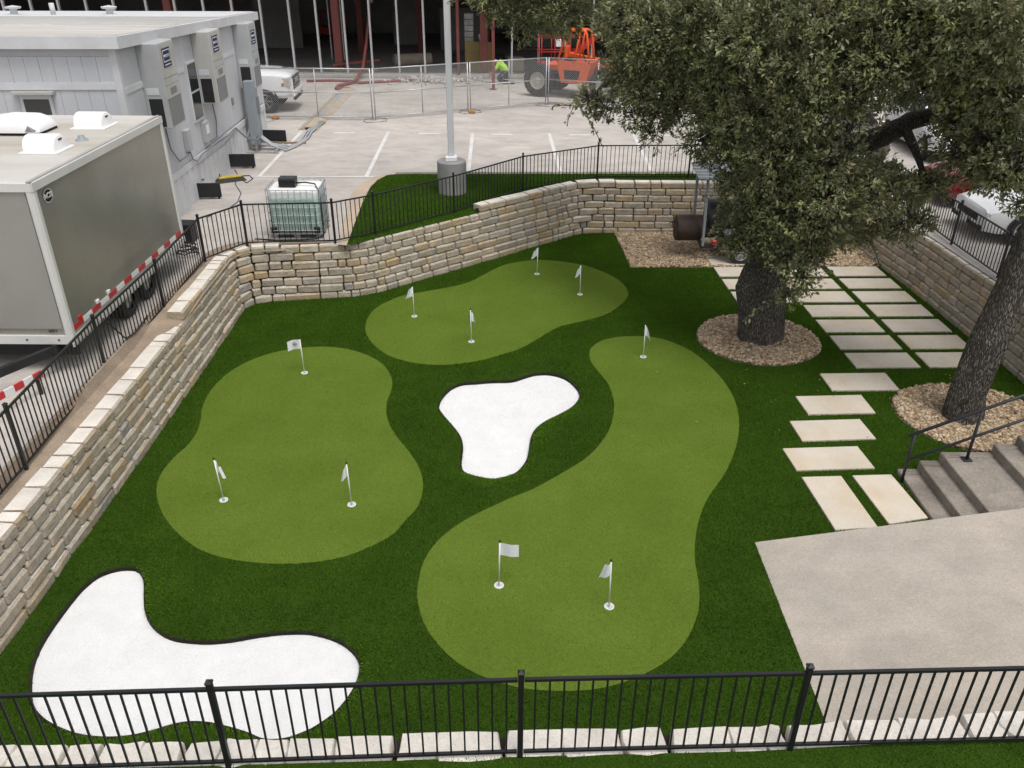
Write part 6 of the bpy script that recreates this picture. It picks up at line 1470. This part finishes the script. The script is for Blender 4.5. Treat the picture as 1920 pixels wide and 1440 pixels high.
sp1 = [[A_(1120,190,17.4),A_(1085,200,17.5),A_(1060,196,17.5),A_(1035,200,17.6)],[A_(1085,198,17.4),A_(1102,222,17.4),A_(1116,245,17.4),A_(1128,272,17.4)],[A_(1075,200,17.4),A_(1066,222,17.4),A_(1063,236,17.4)],
       [A_(1510,535,13.5),A_(1460,560,13.6),A_(1420,580,13.7),A_(1390,607,13.7)],[A_(1240,240,16.8),A_(1222,265,16.8),A_(1200,282,16.8)],[A_(1260,230,16.5),A_(1238,262,16.5),A_(1225,292,16.5)],[A_(1690,450,14.5),A_(1712,470,14.4),A_(1728,492,14.4)],[A_(1620,440,14.6),A_(1640,470,14.5),A_(1650,500,14.5)]]
oak('broad live oak with a thick burled trunk rising from the round gravel bed', b0, trunk1, limbs1, cl1, 3, 102, sp1)
b2_ = Vector((7.66, 12.0, 0))
trunk2 = [((7.66,12.02,-.06),.40),((7.66,12.02,.06),.34),(tuple(atY(1813,735,12.0)),.285),(tuple(atY(1836,680,12.0)),.265),(tuple(atY(1871,600,12.0)),.25),(tuple(atY(1908,512,12.0)),.24),(tuple(atY(1945,430,12.0)),.235),((8.5,11.95,4.0),.23)]
T2 = Vector((8.53,11.95,3.85))
limbs2 = [[(T2,.20),(Vector((9.2,12.0,5.0)),.15),(Vector((9.3,12.6,6.2)),.10),(Vector((9.2,13.2,7.2)),.06)],[(T2,.18),(Vector((8.7,12.6,4.9)),.12),(Vector((8.4,13.2,5.6)),.08),(Vector((8.0,13.4,6.2)),.05)],[(T2,.18),(Vector((9.8,11.9,5.0)),.12),(Vector((11.0,12.2,6.0)),.07)],[(T2,.12),(Vector((9.6,12.8,4.6)),.09),(Vector((10.0,13.6,4.6)),.05)]]
cl2 = [C(*q) for q in ((1820,120,12.8,.65),(1850,20,12.8,.9),(1795,235,13.2,.36),(1850,255,12.6,.42),(1890,170,12.6,.6),(1900,300,12.2,.40),(1876,345,12.2,.26),(1905,380,12.0,.22),(1925,60,12.4,.9),(1780,100,13.0,.6),(1960,230,12.4,.7),(1835,300,12.7,.30),(1865,315,12.5,.28),(1800,285,13,.28),(1815,330,12.8,.18),(1800,10,13.2,.9))]
for k in range(9):
    a = rg_.uniform(-1.9, 1.9); rr2 = 3.0*math.sqrt(rg_.uniform(0,1)); cl2.append(((10.6+rr2*math.cos(a), 13.0+rr2*math.sin(a), 7.2+1.2*(1-(rr2/3.4)**2)+rg_.uniform(-.4,.5)), rg_.uniform(.7,1.05)))
oak('slender oak leaning over the steps with its trunk in the gravel ring', b2_, trunk2, limbs2, cl2, 4, 102)
